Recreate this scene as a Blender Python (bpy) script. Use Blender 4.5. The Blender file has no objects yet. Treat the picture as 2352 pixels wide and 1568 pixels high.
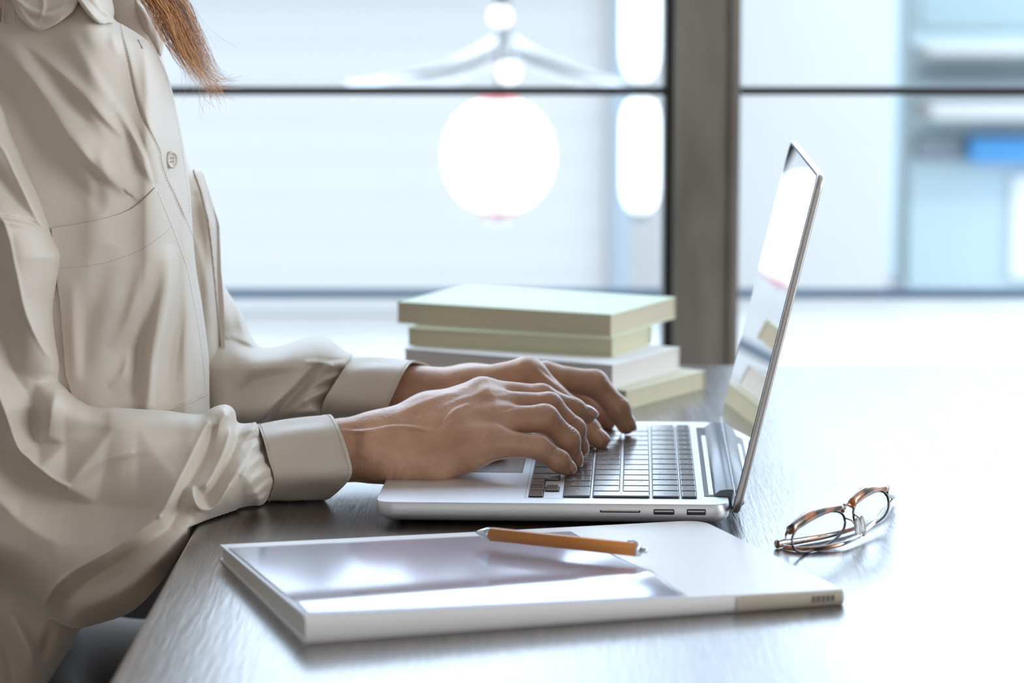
import bpy, bmesh, math, random
import numpy as np
from mathutils import Vector, Matrix
random.seed(7); np.random.seed(7)
S = bpy.context.scene
COL = S.collection

# ------------------------------------------------------------------ camera
# world: z = 0 is the table top, +Y looks to the window, +X is where the person faces
F, HC, PITCH = 6604.0, 0.3516, 0.1347
FLOOR = -0.72
cd = bpy.data.cameras.new('camera'); cam = bpy.data.objects.new('camera', cd); COL.objects.link(cam)
cam.location = (0, 0, HC); cam.rotation_euler = (math.pi / 2 - PITCH, 0, 0)
cd.sensor_width = 36.0; cd.lens = F / 2352 * 36.0
cd.clip_start = 0.05; cd.clip_end = 200
cd.dof.use_dof = True; cd.dof.focus_distance = 1.80; cd.dof.aperture_fstop = 7.2
S.camera = cam
S.view_settings.view_transform = 'Standard'; S.view_settings.look = 'None'
S.view_settings.gamma = 1.0; S.view_settings.use_curve_mapping = False
S.view_settings.exposure = 0.0
S.cycles.use_denoising = True
S.cycles.max_bounces = 10; S.cycles.diffuse_bounces = 4; S.cycles.glossy_bounces = 5
S.cycles.transmission_bounces = 8; S.cycles.transparent_max_bounces = 16
S.cycles.sample_clamp_indirect = 6.0

# ------------------------------------------------------------------ sky, sun, fill lights
wd = bpy.data.worlds.new('sky'); S.world = wd; wd.use_nodes = True
wn = wd.node_tree.nodes['Background']
wn.inputs[0].default_value = (0.70, 0.84, 1.0, 1); wn.inputs[1].default_value = 4.2

def light(name, kind, loc, rot, energy, color, size=None, size_y=None, angle=None):
    l = bpy.data.lights.new(name, kind); o = bpy.data.objects.new(name, l); COL.objects.link(o)
    o.location = loc; o.rotation_euler = rot; l.energy = energy; l.color = color
    if size: l.shape = 'RECTANGLE'; l.size = size; l.size_y = size_y or size
    if angle: l.angle = angle
    return o
# sun comes over our own roof and lights the street front opposite
light('sun', 'SUN', (0, 0, 6), (math.radians(52), 0, math.radians(12)), 0.5, (1.0, 0.97, 0.93), angle=math.radians(1))
# added fill lights in front of the solid back and right walls, no windows there
light('back_fill_light', 'AREA', (0.3, -2.6, 0.75), (math.radians(90), 0, 0), 15, (1.0, 0.90, 0.80), 4.0, 1.8)
light('side_fill_light', 'AREA', (3.3, 0.9, 0.9), (0, math.radians(90), 0), 84, (0.92, 0.96, 1.0), 1.8, 2.6)

# ------------------------------------------------------------------ helpers
def at(px, py, Y):
    a = (px - 1176) / F; b = (784 - py) / F
    c, s = math.cos(PITCH), math.sin(PITCH)
    dy = c + b * s; dz = -s + b * c
    t = Y / dy
    return Vector((a * t, Y, HC + dz * t))
def at_np(px, py, Y):
    a = (px - 1176) / F; b = (784 - py) / F
    c, s = math.cos(PITCH), math.sin(PITCH)
    dy = c + b * s; dz = -s + b * c; t = Y / dy
    return np.stack([a * t, Y + 0 * a, HC + dz * t], -1)
def plane(px, py, z=0.0):
    a = (px - 1176) / F; b = (784 - py) / F
    c, s = math.cos(PITCH), math.sin(PITCH)
    dz = -s + b * c; t = (z - HC) / dz
    return Vector((a * t, (c + b * s) * t, z))
def px_of(P):
    P = np.asarray(P); Z = P[..., 2] - HC; Y = P[..., 1]
    c, s = math.cos(PITCH), math.sin(PITCH)
    d = Y * c - Z * s; v = Y * s + Z * c
    return 1176 + F * P[..., 0] / d, 784 - F * v / d

def tag(o, label=None, cat=None, group=None, kind=None):
    if label: o['label'] = label
    if cat: o['category'] = cat
    if group: o['group'] = group
    if kind: o['kind'] = kind
    return o
def empty(name, loc=(0, 0, 0), rz=0.0):
    o = bpy.data.objects.new(name, None); COL.objects.link(o)
    o.location = loc; o.rotation_euler = (0, 0, rz); o.empty_display_size = 0.02
    return o
def mesh(name, verts, faces, mat, parent=None, smooth=False):
    me = bpy.data.meshes.new(name)
    me.from_pydata([tuple(v) for v in verts], [], [tuple(f) for f in faces]); me.update()
    if smooth: me.polygons.foreach_set('use_smooth', [True] * len(me.polygons))
    if mat: me.materials.append(mat)
    o = bpy.data.objects.new(name, me); COL.objects.link(o)
    if parent: o.parent = parent
    return o
def from_bm(name, bm, mat, parent=None, smooth=False, flip=True):
    if flip: bmesh.ops.recalc_face_normals(bm, faces=bm.faces)
    me = bpy.data.meshes.new(name); bm.to_mesh(me); bm.free()
    if smooth:
        me.polygons.foreach_set('use_smooth', [True] * len(me.polygons))
    if mat: me.materials.append(mat)
    o = bpy.data.objects.new(name, me); COL.objects.link(o)
    if parent: o.parent = parent
    return o
def box_bm(bm, x0, y0, z0, x1, y1, z1, bevel=0, seg=2):
    r = bmesh.ops.create_cube(bm, size=1)
    vs = r['verts']
    for v in vs:
        v.co = Vector(((x0 + x1) / 2 + v.co.x * (x1 - x0), (y0 + y1) / 2 + v.co.y * (y1 - y0), (z0 + z1) / 2 + v.co.z * (z1 - z0)))
    if bevel:
        es = list({e for v in vs for e in v.link_edges})
        bmesh.ops.bevel(bm, geom=es, offset=bevel, segments=seg, profile=0.5, affect='EDGES')
def box(name, b, mat, parent=None, bevel=0, seg=2, smooth=False):
    bm = bmesh.new(); box_bm(bm, *b, bevel=bevel, seg=seg)
    return from_bm(name, bm, mat, parent, smooth)
def tube_data(pts, rad, n=10, closed=False, flat=1.0, up=Vector((0, 0, 1))):
    pts = [Vector(p) for p in pts]; m = len(pts)
    if not hasattr(rad, '__len__'): rad = [rad] * m
    vs = []; fs = []
    for i, p in enumerate(pts):
        if closed: t = pts[(i + 1) % m] - pts[i - 1]
        else: t = pts[min(i + 1, m - 1)] - pts[max(i - 1, 0)]
        t.normalize()
        a = t.cross(up)
        if a.length < 1e-4: a = t.cross(Vector((1, 0, 0)))
        a.normalize(); b = a.cross(t).normalized()
        for k in range(n):
            th = 2 * math.pi * k / n
            vs.append(p + a * math.cos(th) * rad[i] * flat + b * math.sin(th) * rad[i])
    rng = m if closed else m - 1
    for i in range(rng):
        for k in range(n):
            j = (i + 1) % m
            fs.append((i * n + k, i * n + (k + 1) % n, j * n + (k + 1) % n, j * n + k))
    if not closed:
        fs.append(tuple(range(n))[::-1]); fs.append(tuple((m - 1) * n + k for k in range(n)))
    return vs, fs
def tube(name, pts, rad, mat, parent=None, n=10, closed=False, flat=1.0, up=Vector((0, 0, 1))):
    vs, fs = tube_data(pts, rad, n, closed, flat, up)
    return mesh(name, vs, fs, mat, parent, smooth=True)
def catmull(pts, n=6, closed=False):
    pts = [np.array(p, float) for p in pts]; out = []; m = len(pts)
    for i in range(m if closed else m - 1):
        if closed: p0, p1, p2, p3 = pts[i - 1], pts[i], pts[(i + 1) % m], pts[(i + 2) % m]
        else: p0, p1, p2, p3 = pts[max(i - 1, 0)], pts[i], pts[i + 1], pts[min(i + 2, m - 1)]
        for k in range(n):
            t = k / n
            out.append(0.5 * ((2 * p1) + (-p0 + p2) * t + (2 * p0 - 5 * p1 + 4 * p2 - p3) * t * t + (-p0 + 3 * p1 - 3 * p2 + p3) * t ** 3))
    if not closed: out.append(pts[-1])
    return out

# ------------------------------------------------------------------ materials
def srgb(r, g, b):
    f = lambda c: (c / 255 / 12.92) if c / 255 <= 0.04045 else ((c / 255 + 0.055) / 1.055) ** 2.4
    return (f(r), f(g), f(b), 1)
def material(name, base, rough=0.5, metal=0.0, spec=0.5, **kw):
    m = bpy.data.materials.new(name); m.use_nodes = True
    nt = m.node_tree; p = nt.nodes['Principled BSDF']
    p.inputs['Base Color'].default_value = base; p.inputs['Roughness'].default_value = rough
    p.inputs['Metallic'].default_value = metal; p.inputs['Specular IOR Level'].default_value = spec
    for k, v in kw.items(): p.inputs[k.replace('_', ' ')].default_value = v
    return m, nt, p
def node(nt, t, **kw):
    n = nt.nodes.new(t)
    for k, v in kw.items():
        if k in n.inputs: n.inputs[k].default_value = v
        else: setattr(n, k, v)
    return n
def noise_color(nt, p, c1, c2, scale=(1, 1, 1), ns=5.0, detail=6, lo=0.35, hi=0.65, bump=0.0, dist=0.001, rough=None):
    tc = node(nt, 'ShaderNodeTexCoord'); mp = node(nt, 'ShaderNodeMapping'); mp.inputs['Scale'].default_value = scale
    nz = node(nt, 'ShaderNodeTexNoise'); nz.inputs['Scale'].default_value = ns; nz.inputs['Detail'].default_value = detail
    cr = node(nt, 'ShaderNodeValToRGB')
    cr.color_ramp.elements[0].position = lo; cr.color_ramp.elements[0].color = c1
    cr.color_ramp.elements[1].position = hi; cr.color_ramp.elements[1].color = c2
    nt.links.new(tc.outputs['Object'], mp.inputs[0]); nt.links.new(mp.outputs[0], nz.inputs[0])
    nt.links.new(nz.outputs['Fac'], cr.inputs[0]); nt.links.new(cr.outputs[0], p.inputs['Base Color'])
    if bump:
        b = node(nt, 'ShaderNodeBump'); b.inputs['Strength'].default_value = bump; b.inputs['Distance'].default_value = dist
        nt.links.new(nz.outputs['Fac'], b.inputs['Height']); nt.links.new(b.outputs[0], p.inputs['Normal'])
    return nz, cr
M = {}
# dark stained table, brushed grain along Y
m, nt, p = material('dark_wood_table', srgb(60, 42, 34), 0.4, spec=0.35, Coat_Weight=1.0, Coat_Roughness=0.16, Coat_IOR=1.7)
tc = node(nt, 'ShaderNodeTexCoord'); mp = node(nt, 'ShaderNodeMapping'); mp.inputs['Scale'].default_value = (1, 0.055, 1)
wv = node(nt, 'ShaderNodeTexNoise'); wv.inputs['Scale'].default_value = 420; wv.inputs['Detail'].default_value = 5; wv.inputs['Roughness'].default_value = 0.65
w2 = node(nt, 'ShaderNodeTexNoise'); w2.inputs['Scale'].default_value = 60; w2.inputs['Detail'].default_value = 4
cr = node(nt, 'ShaderNodeValToRGB'); e = cr.color_ramp.elements
e[0].position = 0.33; e[0].color = srgb(20, 14, 12); e[1].position = 0.72; e[1].color = srgb(84, 60, 46)
mx = node(nt, 'ShaderNodeMath', operation='MULTIPLY_ADD'); mx.inputs[1].default_value = 0.6
ml = node(nt, 'ShaderNodeMath', operation='MULTIPLY'); ml.inputs[1].default_value = 0.4
nt.links.new(tc.outputs['Object'], mp.inputs[0]); nt.links.new(mp.outputs[0], wv.inputs[0]); nt.links.new(mp.outputs[0], w2.inputs[0])
nt.links.new(w2.outputs['Fac'], ml.inputs[0]); nt.links.new(wv.outputs['Fac'], mx.inputs[0]); nt.links.new(ml.outputs[0], mx.inputs[2])
nt.links.new(mx.outputs[0], cr.inputs[0]); nt.links.new(cr.outputs[0], p.inputs['Base Color'])
bp = node(nt, 'ShaderNodeBump'); bp.inputs['Strength'].default_value = 0.8; bp.inputs['Distance'].default_value = 0.0007
nt.links.new(bp.outputs[0], p.inputs['Coat Normal'])
nt.links.new(mx.outputs[0], bp.inputs['Height']); nt.links.new(bp.outputs[0], p.inputs['Normal'])
rr = node(nt, 'ShaderNodeMapRange'); rr.inputs['To Min'].default_value = 0.46; rr.inputs['To Max'].default_value = 0.27
nt.links.new(mx.outputs[0], rr.inputs['Value']); nt.links.new(rr.outputs[0], p.inputs['Roughness'])
M['table'] = m
def simple(key, *a, **k):
    m, nt, p = material(key, *a, **k); M[key] = m; return m, nt, p
simple('aluminium', (0.80, 0.83, 0.88, 1), 0.42, metal=0.7)
m, nt, p = simple('aluminium_side', (0.62, 0.61, 0.60, 1), 0.42, metal=1.0)
simple('black_plastic', (0.012, 0.012, 0.014, 1), 0.4)
simple('port_black', (0.02, 0.02, 0.022, 1), 0.35)
m, nt, p = simple('key_black', (0.007, 0.007, 0.010, 1), 0.28, spec=1.0, Coat_Weight=1.0, Coat_Roughness=0.2, Coat_IOR=2.3)
simple('key_legend', (0.75, 0.76, 0.8, 1), 0.6)
simple('screen_glass', (0.012, 0.012, 0.015, 1), 0.025, spec=1.0, Coat_Weight=1.0, Coat_Roughness=0.01, IOR=1.6)
simple('screen_rim', (0.015, 0.015, 0.016, 1), 0.5)
simple('hinge_plastic', (0.16, 0.19, 0.24, 1), 0.30, spec=0.7)
simple('trackpad', (0.70, 0.71, 0.74, 1), 0.26, metal=1.0)
m, nt, p = simple('weathered_post', srgb(110, 104, 98), 0.75)
noise_color(nt, p, srgb(124, 119, 114), srgb(164, 158, 151), (1, 1, 0.25), 22, 8, 0.3, 0.7, 0.4, 0.004)
simple('dark_metal', srgb(52, 50, 52), 0.5)
m, nt, p = simple('wall_paint', srgb(204, 200, 194), 0.9)
m, nt, p = simple('floor_wood', srgb(120, 92, 70), 0.5)
noise_color(nt, p, srgb(88, 66, 50), srgb(130, 100, 76), (1, 0.06, 1), 14, 6)
# window glass: clear pane, weak reflection
def pane_material(name, tint, refl_rough=0.0, ior=1.45, fac=None):
    m = bpy.data.materials.new(name); m.use_nodes = True; nt = m.node_tree
    nt.nodes.remove(nt.nodes['Principled BSDF']); out = nt.nodes['Material Output']
    tr = node(nt, 'ShaderNodeBsdfTransparent'); tr.inputs[0].default_value = tint
    gl = node(nt, 'ShaderNodeBsdfGlossy'); gl.inputs['Roughness'].default_value = refl_rough
    lw = node(nt, 'ShaderNodeLayerWeight'); lw.inputs['Blend'].default_value = 0.5
    pw = node(nt, 'ShaderNodeMath', operation='POWER'); pw.inputs[1].default_value = 5
    f0 = ((ior - 1) / (ior + 1)) ** 2
    fr = node(nt, 'ShaderNodeMapRange'); fr.inputs['To Min'].default_value = f0; fr.inputs['To Max'].default_value = 1.0
    nt.links.new(lw.outputs['Facing'], pw.inputs[0]); nt.links.new(pw.outputs[0], fr.inputs['Value'])
    mix = node(nt, 'ShaderNodeMixShader')
    nt.links.new(fr.outputs[0], mix.inputs[0]); nt.links.new(tr.outputs[0], mix.inputs[1]); nt.links.new(gl.outputs[0], mix.inputs[2])
    nt.links.new(mix.outputs[0], out.inputs[0]); M[name] = m; return m
pane_material('window_glass', (0.97, 0.985, 1, 1), 0.0, 1.18)
pane_material('lens_glass', (0.97, 0.98, 0.98, 1), 0.0, 1.12)
pane_material('clear_film', (0.91, 0.91, 0.95, 1), 0.10, 1.4)

# cotton shirt
m, nt, p = simple('ivory_cotton', srgb(212, 202, 189), 0.5, spec=0.45, Sheen_Weight=0.35, Sheen_Roughness=0.4)
tc = node(nt, 'ShaderNodeTexCoord')
n1 = node(nt, 'ShaderNodeTexNoise'); n1.inputs['Scale'].default_value = 2600; n1.inputs['Detail'].default_value = 2
n2 = node(nt, 'ShaderNodeTexNoise'); n2.inputs['Scale'].default_value = 38; n2.inputs['Detail'].default_value = 3
b1 = node(nt, 'ShaderNodeBump'); b1.inputs['Strength'].default_value = 0.12; b1.inputs['Distance'].default_value = 0.0002
b2 = node(nt, 'ShaderNodeBump'); b2.inputs['Strength'].default_value = 0.22; b2.inputs['Distance'].default_value = 0.002
nt.links.new(tc.outputs['Object'], n1.inputs[0]); nt.links.new(tc.outputs['Object'], n2.inputs[0])
nt.links.new(n1.outputs['Fac'], b1.inputs['Height']); nt.links.new(n2.outputs['Fac'], b2.inputs['Height'])
nt.links.new(b2.outputs[0], b1.inputs['Normal']); nt.links.new(b1.outputs[0], p.inputs['Normal'])
M['cotton'] = m
simple('thread', srgb(196, 186, 174), 0.8)
simple('button_horn', srgb(214, 206, 192), 0.25, spec=0.6)
m, nt, p = simple('dark_trousers', srgb(84, 72, 62), 0.85, Sheen_Weight=0.2)
# skin
m, nt, p = simple('skin', srgb(196, 146, 122), 0.36, spec=0.7, Subsurface_Weight=0.12, Subsurface_Scale=0.006)
p.inputs['Subsurface Radius'].default_value = (1.0, 0.35, 0.2)
tc = node(nt, 'ShaderNodeTexCoord')
na = node(nt, 'ShaderNodeTexNoise'); na.inputs['Scale'].default_value = 45; na.inputs['Detail'].default_value = 5
cr = node(nt, 'ShaderNodeValToRGB'); cr.color_ramp.elements[0].position = 0.3; cr.color_ramp.elements[0].color = srgb(186, 138, 110)
cr.color_ramp.elements[1].position = 0.7; cr.color_ramp.elements[1].color = srgb(216, 170, 140)
vo = node(nt, 'ShaderNodeTexVoronoi'); vo.inputs['Scale'].default_value = 900
nb = node(nt, 'ShaderNodeTexNoise'); nb.inputs['Scale'].default_value = 260; nb.inputs['Detail'].default_value = 4
b1 = node(nt, 'ShaderNodeBump'); b1.inputs['Strength'].default_value = 0.35; b1.inputs['Distance'].default_value = 0.0003
b2 = node(nt, 'ShaderNodeBump'); b2.inputs['Strength'].default_value = 0.35; b2.inputs['Distance'].default_value = 0.0008
for t in (na, vo, nb): nt.links.new(tc.outputs['Object'], t.inputs['Vector'])
nt.links.new(na.outputs['Fac'], cr.inputs[0]); nt.links.new(cr.outputs[0], p.inputs['Base Color'])
nt.links.new(vo.outputs['Distance'], b1.inputs['Height']); nt.links.new(nb.outputs['Fac'], b2.inputs['Height'])
nt.links.new(b2.outputs[0], b1.inputs['Normal']); nt.links.new(b1.outputs[0], p.inputs['Normal'])
simple('nail', srgb(214, 164, 146), 0.22, spec=0.6, Coat_Weight=0.4)
simple('hair', srgb(112, 72, 44), 0.35, spec=0.6)
simple('hair_light', srgb(238, 170, 98), 0.35, spec=0.6)

# ------------------------------------------------------------------ the setting
def struct(o, label=None):
    o['kind'] = 'structure'
    if label: o['label'] = label
    return o
XL, XR, YB, YW, ZC = -2.6, 3.4, -2.8, 3.0, 2.2
struct(box('floor', (XL, YB, FLOOR - 0.05, XR, YW + 0.02, FLOOR), M['floor_wood']), 'brown wooden floor of the cafe room')
struct(box('ceiling', (XL - .1, YB - .1, ZC, XR + .1, YW + 0.5, ZC + 0.1), M['wall_paint']), 'pale ceiling above the table')
struct(box('wall_left', (XL - 0.1, YB, FLOOR, XL, YW, ZC), M['wall_paint']), 'pale plaster wall behind the seated person')
struct(box('wall_right', (XR, YB, FLOOR, XR + 0.1, YW, ZC), M['wall_paint']), 'pale plaster wall on the right')
struct(box('wall_back', (XL, YB - 0.1, FLOOR, XR, YB, ZC), M['wall_paint']), 'pale plaster wall behind the photographer')
struct(box('wall_window', (XL, YW - 0.03, FLOOR, XR, YW + 0.06, -0.115), M['dark_metal']), 'low wall under the window')
struct(box('wall_lintel', (XL, YW - 0.03, 1.85, XR, YW + 0.06, ZC), M['wall_paint']), 'wall strip above the window')
# post between the two windows
pl = at(1524, 420, YW).x; pr = at(1693, 420, YW).x
post = empty('window_post', ((pl + pr) / 2, YW, -0.115)); post['kind'] = 'structure'; post['label'] = 'weathered grey-brown post between the two windows'
def lbox(name, b, mat, parent, **k):
    bx = list(b); o = parent.location
    for i in range(3): bx[i] -= o[i]; bx[i + 3] -= o[i]
    return box(name, bx, mat, parent, **k)
lbox('post_core', (pl + 0.009, YW - 0.03, -0.115, pr - 0.010, YW + 0.05, 1.85), M['weathered_post'], post, bevel=0.002)
lbox('edge_strip', (pl, YW - 0.016, -0.115, pl + 0.009, YW + 0.04, 1.85), M['dark_metal'], post, bevel=0.001)
lbox('edge_strip', (pr - 0.010, YW - 0.034, -0.115, pr, YW + 0.04, 1.85), M['weathered_post'], post, bevel=0.001)
def window(name, x0, x1, label):
    w = empty(name, (x0, YW, -0.115)); w['kind'] = 'structure'; w['label'] = label
    zb = at(1000, 208, YW).z
    lbox('glazing_bar', (x0, YW - 0.012, zb - 0.0042, x1, YW + 0.012, zb + 0.0042), M['dark_metal'], w, bevel=0.001)
    lbox('window_sill', (x0, YW - 0.028, -0.115, x1, YW + 0.05, -0.100), M['dark_metal'], w, bevel=0.001)
    lbox('window_head', (x0, YW - 0.02, 1.82, x1, YW + 0.03, 1.85), M['dark_metal'], w, bevel=0.001)
    lbox('pane', (x0, YW + 0.002, zb + 0.004, x1, YW + 0.005, 1.82), M['window_glass'], w)
    lbox('pane', (x0, YW + 0.002, -0.100, x1, YW + 0.005, zb - 0.004), M['window_glass'], w)
    return w
window('window_1', -2.2, pl, 'large window left of the post with a thin dark glazing bar')
window('window_2', pr, 2.6, 'large window right of the post with a thin dark glazing bar')
struct(box('wall_jamb', (XL, YW - .03, -0.115, -2.2, YW + .06, 1.85), M['wall_paint']), 'wall strip at the far left of the window')
struct(box('wall_jamb', (2.6, YW - .03, -0.115, XR, YW + .06, 1.85), M['wall_paint']), 'wall strip at the far right of the window')

# ------------------------------------------------------------------ outside the window
m, nt, p = simple('pavement', srgb(226, 224, 222), 0.85); noise_color(nt, p, (0.50, 0.49, 0.475, 1), (0.56, 0.55, 0.535, 1), ns=3)
struct(box('ground', (-14, YW + 0.06, FLOOR - 0.3, 16, 16, FLOOR - 0.12), M['pavement']), 'pale sunlit pavement outside')
simple('siding_white', (0.462, 0.447, 0.425, 1), 0.8)
simple('siding_blue', (0.50, 0.60, 0.62, 1), 0.8)
simple('sign_blue', (0.08, 0.34, 0.68, 1), 0.5)
simple('shade_grey', (0.27, 0.31, 0.34, 1), 0.7)
simple('cloth_white', (0.8, 0.8, 0.8, 1), 0.8)
simple('lantern_red', srgb(226, 70, 70), 0.6)
simple('rail_blue', (0.06, 0.10, 0.15, 1), 0.6)
m, nt, p = simple('lantern_glow', srgb(255, 252, 246), 0.6); p.inputs['Emission Color'].default_value = (1, 0.985, 0.96, 1); p.inputs['Emission Strength'].default_value = 1.0
YF = 9.0
fac = empty('shop_building', (0, YF, FLOOR - 0.12)); tag(fac, 'white clapboard shop front filling the left window', 'building')
xf0, xf1 = -6.0, at(1392, 300, YF).x
lbox('wall', (xf0, YF + 0.02, FLOOR - 0.12, xf1, YF + 1.2, 1.2), M['siding_white'], fac)
zz = FLOOR - 0.05; k = 0
while zz < 1.08:
    lbox('siding_board', (xf0, YF - 0.0015, zz, xf1, YF + 0.02, zz + 0.119), M['siding_white'], fac, bevel=0.0005, seg=1)
    zz += 0.12; k += 1
lbox('eave', (xf0, YF - 0.35, at(0, 60, YF).z + .38, xf1, YF + 0.05, at(0, 60, YF).z + .42), M['shade_grey'], fac)
lbox('drain_pipe', (at(1425, 300, YF).x - .03, YF - 0.08, FLOOR - .12, at(1425, 300, YF).x + .03, YF - 0.02, 1.2), M['shade_grey'], fac, bevel=0.02)
b2 = empty('neighbour_building', (2.0, YF + 0.6, FLOOR - 0.12)); tag(b2, 'pale building behind the laptop lid in the right window', 'building')
xa = at(1392, 300, YF).x + .02; xb = at(2092, 300, YF).x
lbox('wall', (xa, YF + 0.5, FLOOR - .12, xb, YF + 1.6, 1.25), M['siding_white'], b2)
b3 = empty('corner_building', (4.0, YF + 1.2, FLOOR - 0.12)); tag(b3, 'blue-tinted building with a blue sign at the right edge', 'building')
Y3 = YF + 1.2
lbox('wall', (at(2092, 300, Y3).x + 0.0, Y3, FLOOR - .12, 8.0, Y3 + 1, 1.3), M['siding_blue'], b3)
def band(name, x0, y0, x1, y1, mat, d=0.1):
    a = at(x0, y0, Y3); b = at(x1, y1, Y3)
    return lbox(name, (a.x, Y3 - d, b.z, b.x, Y3 + 0.01, a.z), M[mat], b3, bevel=0.01, seg=1)
simple('teal_shade', (0.32, 0.40, 0.41, 1), 0.7)
band('upper_window', 2110, -60, 2600, 70, 'teal_shade', 0.02)
band('ledge', 2100, 100, 2600, 122, 'siding_white', 0.3)
band('shutter', 2100, 158, 2600, 176, 'shade_grey', 0.06)
band('awning', 2100, 225, 2600, 262, 'siding_white', 0.4)
band('grey_board', 2100, 306, 2215, 366, 'shade_grey', 0.05)  # plain grey board left of the sign
band('sign', 2216, 310, 2600, 368, 'sign_blue', 0.12)
band('door_panel', 2320, 400, 2600, 640, 'cloth_white', 0.03)
# railing on the pavement
YR = 4.6
rl = empty('street_railing', (0, YR, FLOOR - 0.12)); tag(rl, 'blue-grey horizontal street railing outside the window', 'railing')
zr = at(1000, 674, YR).z
tube('top_rail', [(-5, 0, zr - FLOOR + 0.12), (6, 0, zr - FLOOR + 0.12)], 0.0085, M['rail_blue'], rl, n=10)
for xx in (-4.2, -2.1, 2.05, 4.1):
    tube('post', [(xx, 0, 0), (xx, 0, zr - FLOOR + 0.12)], 0.016, M['rail_blue'], rl, n=8)
# lanterns
YL = 5.6
def lantern(name, px, py, rpx, label, full=True):
    c = at(px, py, YL); r = rpx / F * YL * 1.0
    e_ = empty(name, (c.x, c.y, c.z - r)); tag(e_, label, 'lantern')
    bm = bmesh.new(); prof = []
    n = 22
    for i in range(n + 1):
        th = math.pi * i / n; z = -math.cos(th) * r * 1.03; rr_ = math.sin(th) ** 0.86 * r
        if i not in (0, n): rr_ *= 1 + 0.012 * math.cos(i * math.pi)
        prof.append((max(rr_, 0.18 * r if i in (0, n) else 0), z + r))
    vs = []; fs = []; sg = 36
    for (rr_, z) in prof:
        for k in range(sg): vs.append((rr_ * math.cos(2 * math.pi * k / sg), rr_ * math.sin(2 * math.pi * k / sg), z))
    for i in range(n):
        for k in range(sg): fs.append((i * sg + k, i * sg + (k + 1) % sg, (i + 1) * sg + (k + 1) % sg, (i + 1) * sg + k))
    mesh('paper_shade', vs, fs, M['lantern_glow'], e_, True)
    tube('bottom_ring', [(0, 0, -0.004), (0, 0, 0.012)], 0.36 * r, M['lantern_red'], e_, n=24)
    tube('top_ring', [(0, 0, 2 * r - 0.012), (0, 0, 2 * r + 0.004)], 0.36 * r, M['lantern_red'], e_, n=24)
    tube('cord', [(0, 0, 2 * r), (0, 0, 2 * r + 0.9)], 0.003, M['dark_metal'], e_, n=6)
    if full:
        tube('tassel', [(0, 0, -0.035), (0, 0, -0.004)], 0.018, M['cloth_white'], e_, n=12)
    return e_
lantern('paper_lantern', 1145, 358, 126, 'large round white paper lantern hanging outside the left window')
def oblong(name, px, y0, y1, label):
    a = at(px, y0, YL); b = at(px, y1, YL); r = 44 / F * YL
    e_ = empty(name, (b.x, b.y, b.z)); tag(e_, label, 'lantern')
    h = a.z - b.z; pts = []; rad = []
    for i in range(25):
        t = i / 24; z = h * t; rr_ = r * (1 - abs(2 * t - 1) ** 6) ** 0.5 * (1 + 0.02 * math.cos(i * math.pi))
        pts.append((0, 0, z)); rad.append(max(rr_, r * 0.25))
    tube('paper_shade', pts, rad, M['lantern_glow'], e_, n=28)
    tube('bottom_ring', [(0, 0, -0.012), (0, 0, 0.002)], r * 0.5, M['shade_grey'], e_, n=20)
    tube('top_ring', [(0, 0, h - 0.002), (0, 0, h + 0.01)], r * 0.5, M['shade_grey'], e_, n=20)
oblong('long_lantern', 1470, -150, 190, 'upper long white paper lantern hanging beside the post')
oblong('long_lantern', 1470, 222, 490, 'lower long white paper lantern hanging beside the post')
def ball(name, px, py, rpx, label):
    c = at(px, py, YL); r = rpx / F * YL
    o = empty(name, (c.x, c.y, c.z - r)); tag(o, label, 'lamp', 'small globe lamps over the lantern')
    bm = bmesh.new(); bmesh.ops.create_uvsphere(bm, u_segments=24, v_segments=16, radius=r, matrix=Matrix.Translation((0, 0, r)))
    from_bm('globe', bm, M['lantern_glow'], o, True)
    tube('cap', [(0, 0, 2 * r - 0.004), (0, 0, 2 * r + 0.012)], r * 0.45, M['dark_metal'], o, n=16)
ball('globe_lamp', 1149, 38, 24, 'small round globe lamp near the top of the left window')
ball('globe_lamp', 1168, 165, 25, 'small round globe lamp just above the dark glazing bar')
# white cloth swags hanging from the cord knot
def swag(name, pts, wpx, label):
    P = catmull(pts, 10); vs = []; fs = []
    n = len(P)
    for i, q in enumerate(P):
        t = i / (n - 1); w = wpx[0] * (1 - t) + wpx[1] * t
        for k in range(9):
            s = k / 8 - 0.5
            v = at(q[0], q[1] + s * w, YL + 0.25 + 0.05 * math.sin(s * 9 + i * 0.2))
            vs.append(v)
    for i in range(n - 1):
        for k in range(8): fs.append((i * 9 + k, i * 9 + k + 1, (i + 1) * 9 + k + 1, (i + 1) * 9 + k))
    o = mesh(name, vs, fs, M['cloth_white'], None, True); tag(o, label, 'fabric')
    so = o.modifiers.new('s', 'SOLIDIFY'); so.thickness = 0.004
swag('cloth_swag', [(1150, 110), (1050, 160), (930, 185), (800, 205)], (60, 26), 'white cloth swag sloping down left of the lantern knot')
swag('cloth_swag', [(1180, 110), (1260, 150), (1350, 185), (1430, 200)], (50, 20), 'white cloth swag sloping down right of the lantern knot')

hw = empty('hanging_wire', (0, YL + .25, 0)); tag(hw, 'thin wire strung outside along the top of the left window', 'wire')
zw = at(1150, -20, YL).z + .35
tube('strand', [(-3.5, 0, zw + .1), (-1.5, 0, zw + .02), (0, 0, zw), (1.5, 0, zw + .02), (3.5, 0, zw + .1)], .003, M['dark_metal'], hw, n=6)
for xx in (-3.5, 3.5): tube('pole', [(xx, 0, FLOOR - .12), (xx, 0, zw + .12)], .03, M['shade_grey'], hw, n=10)
for q in (1165, 1152): 
    a = at(q, 110, YL + .25); tube('drop_cord', [(a.x, 0, a.z), (a.x, 0, zw)], .003, M['dark_metal'], hw, n=6)
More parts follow.
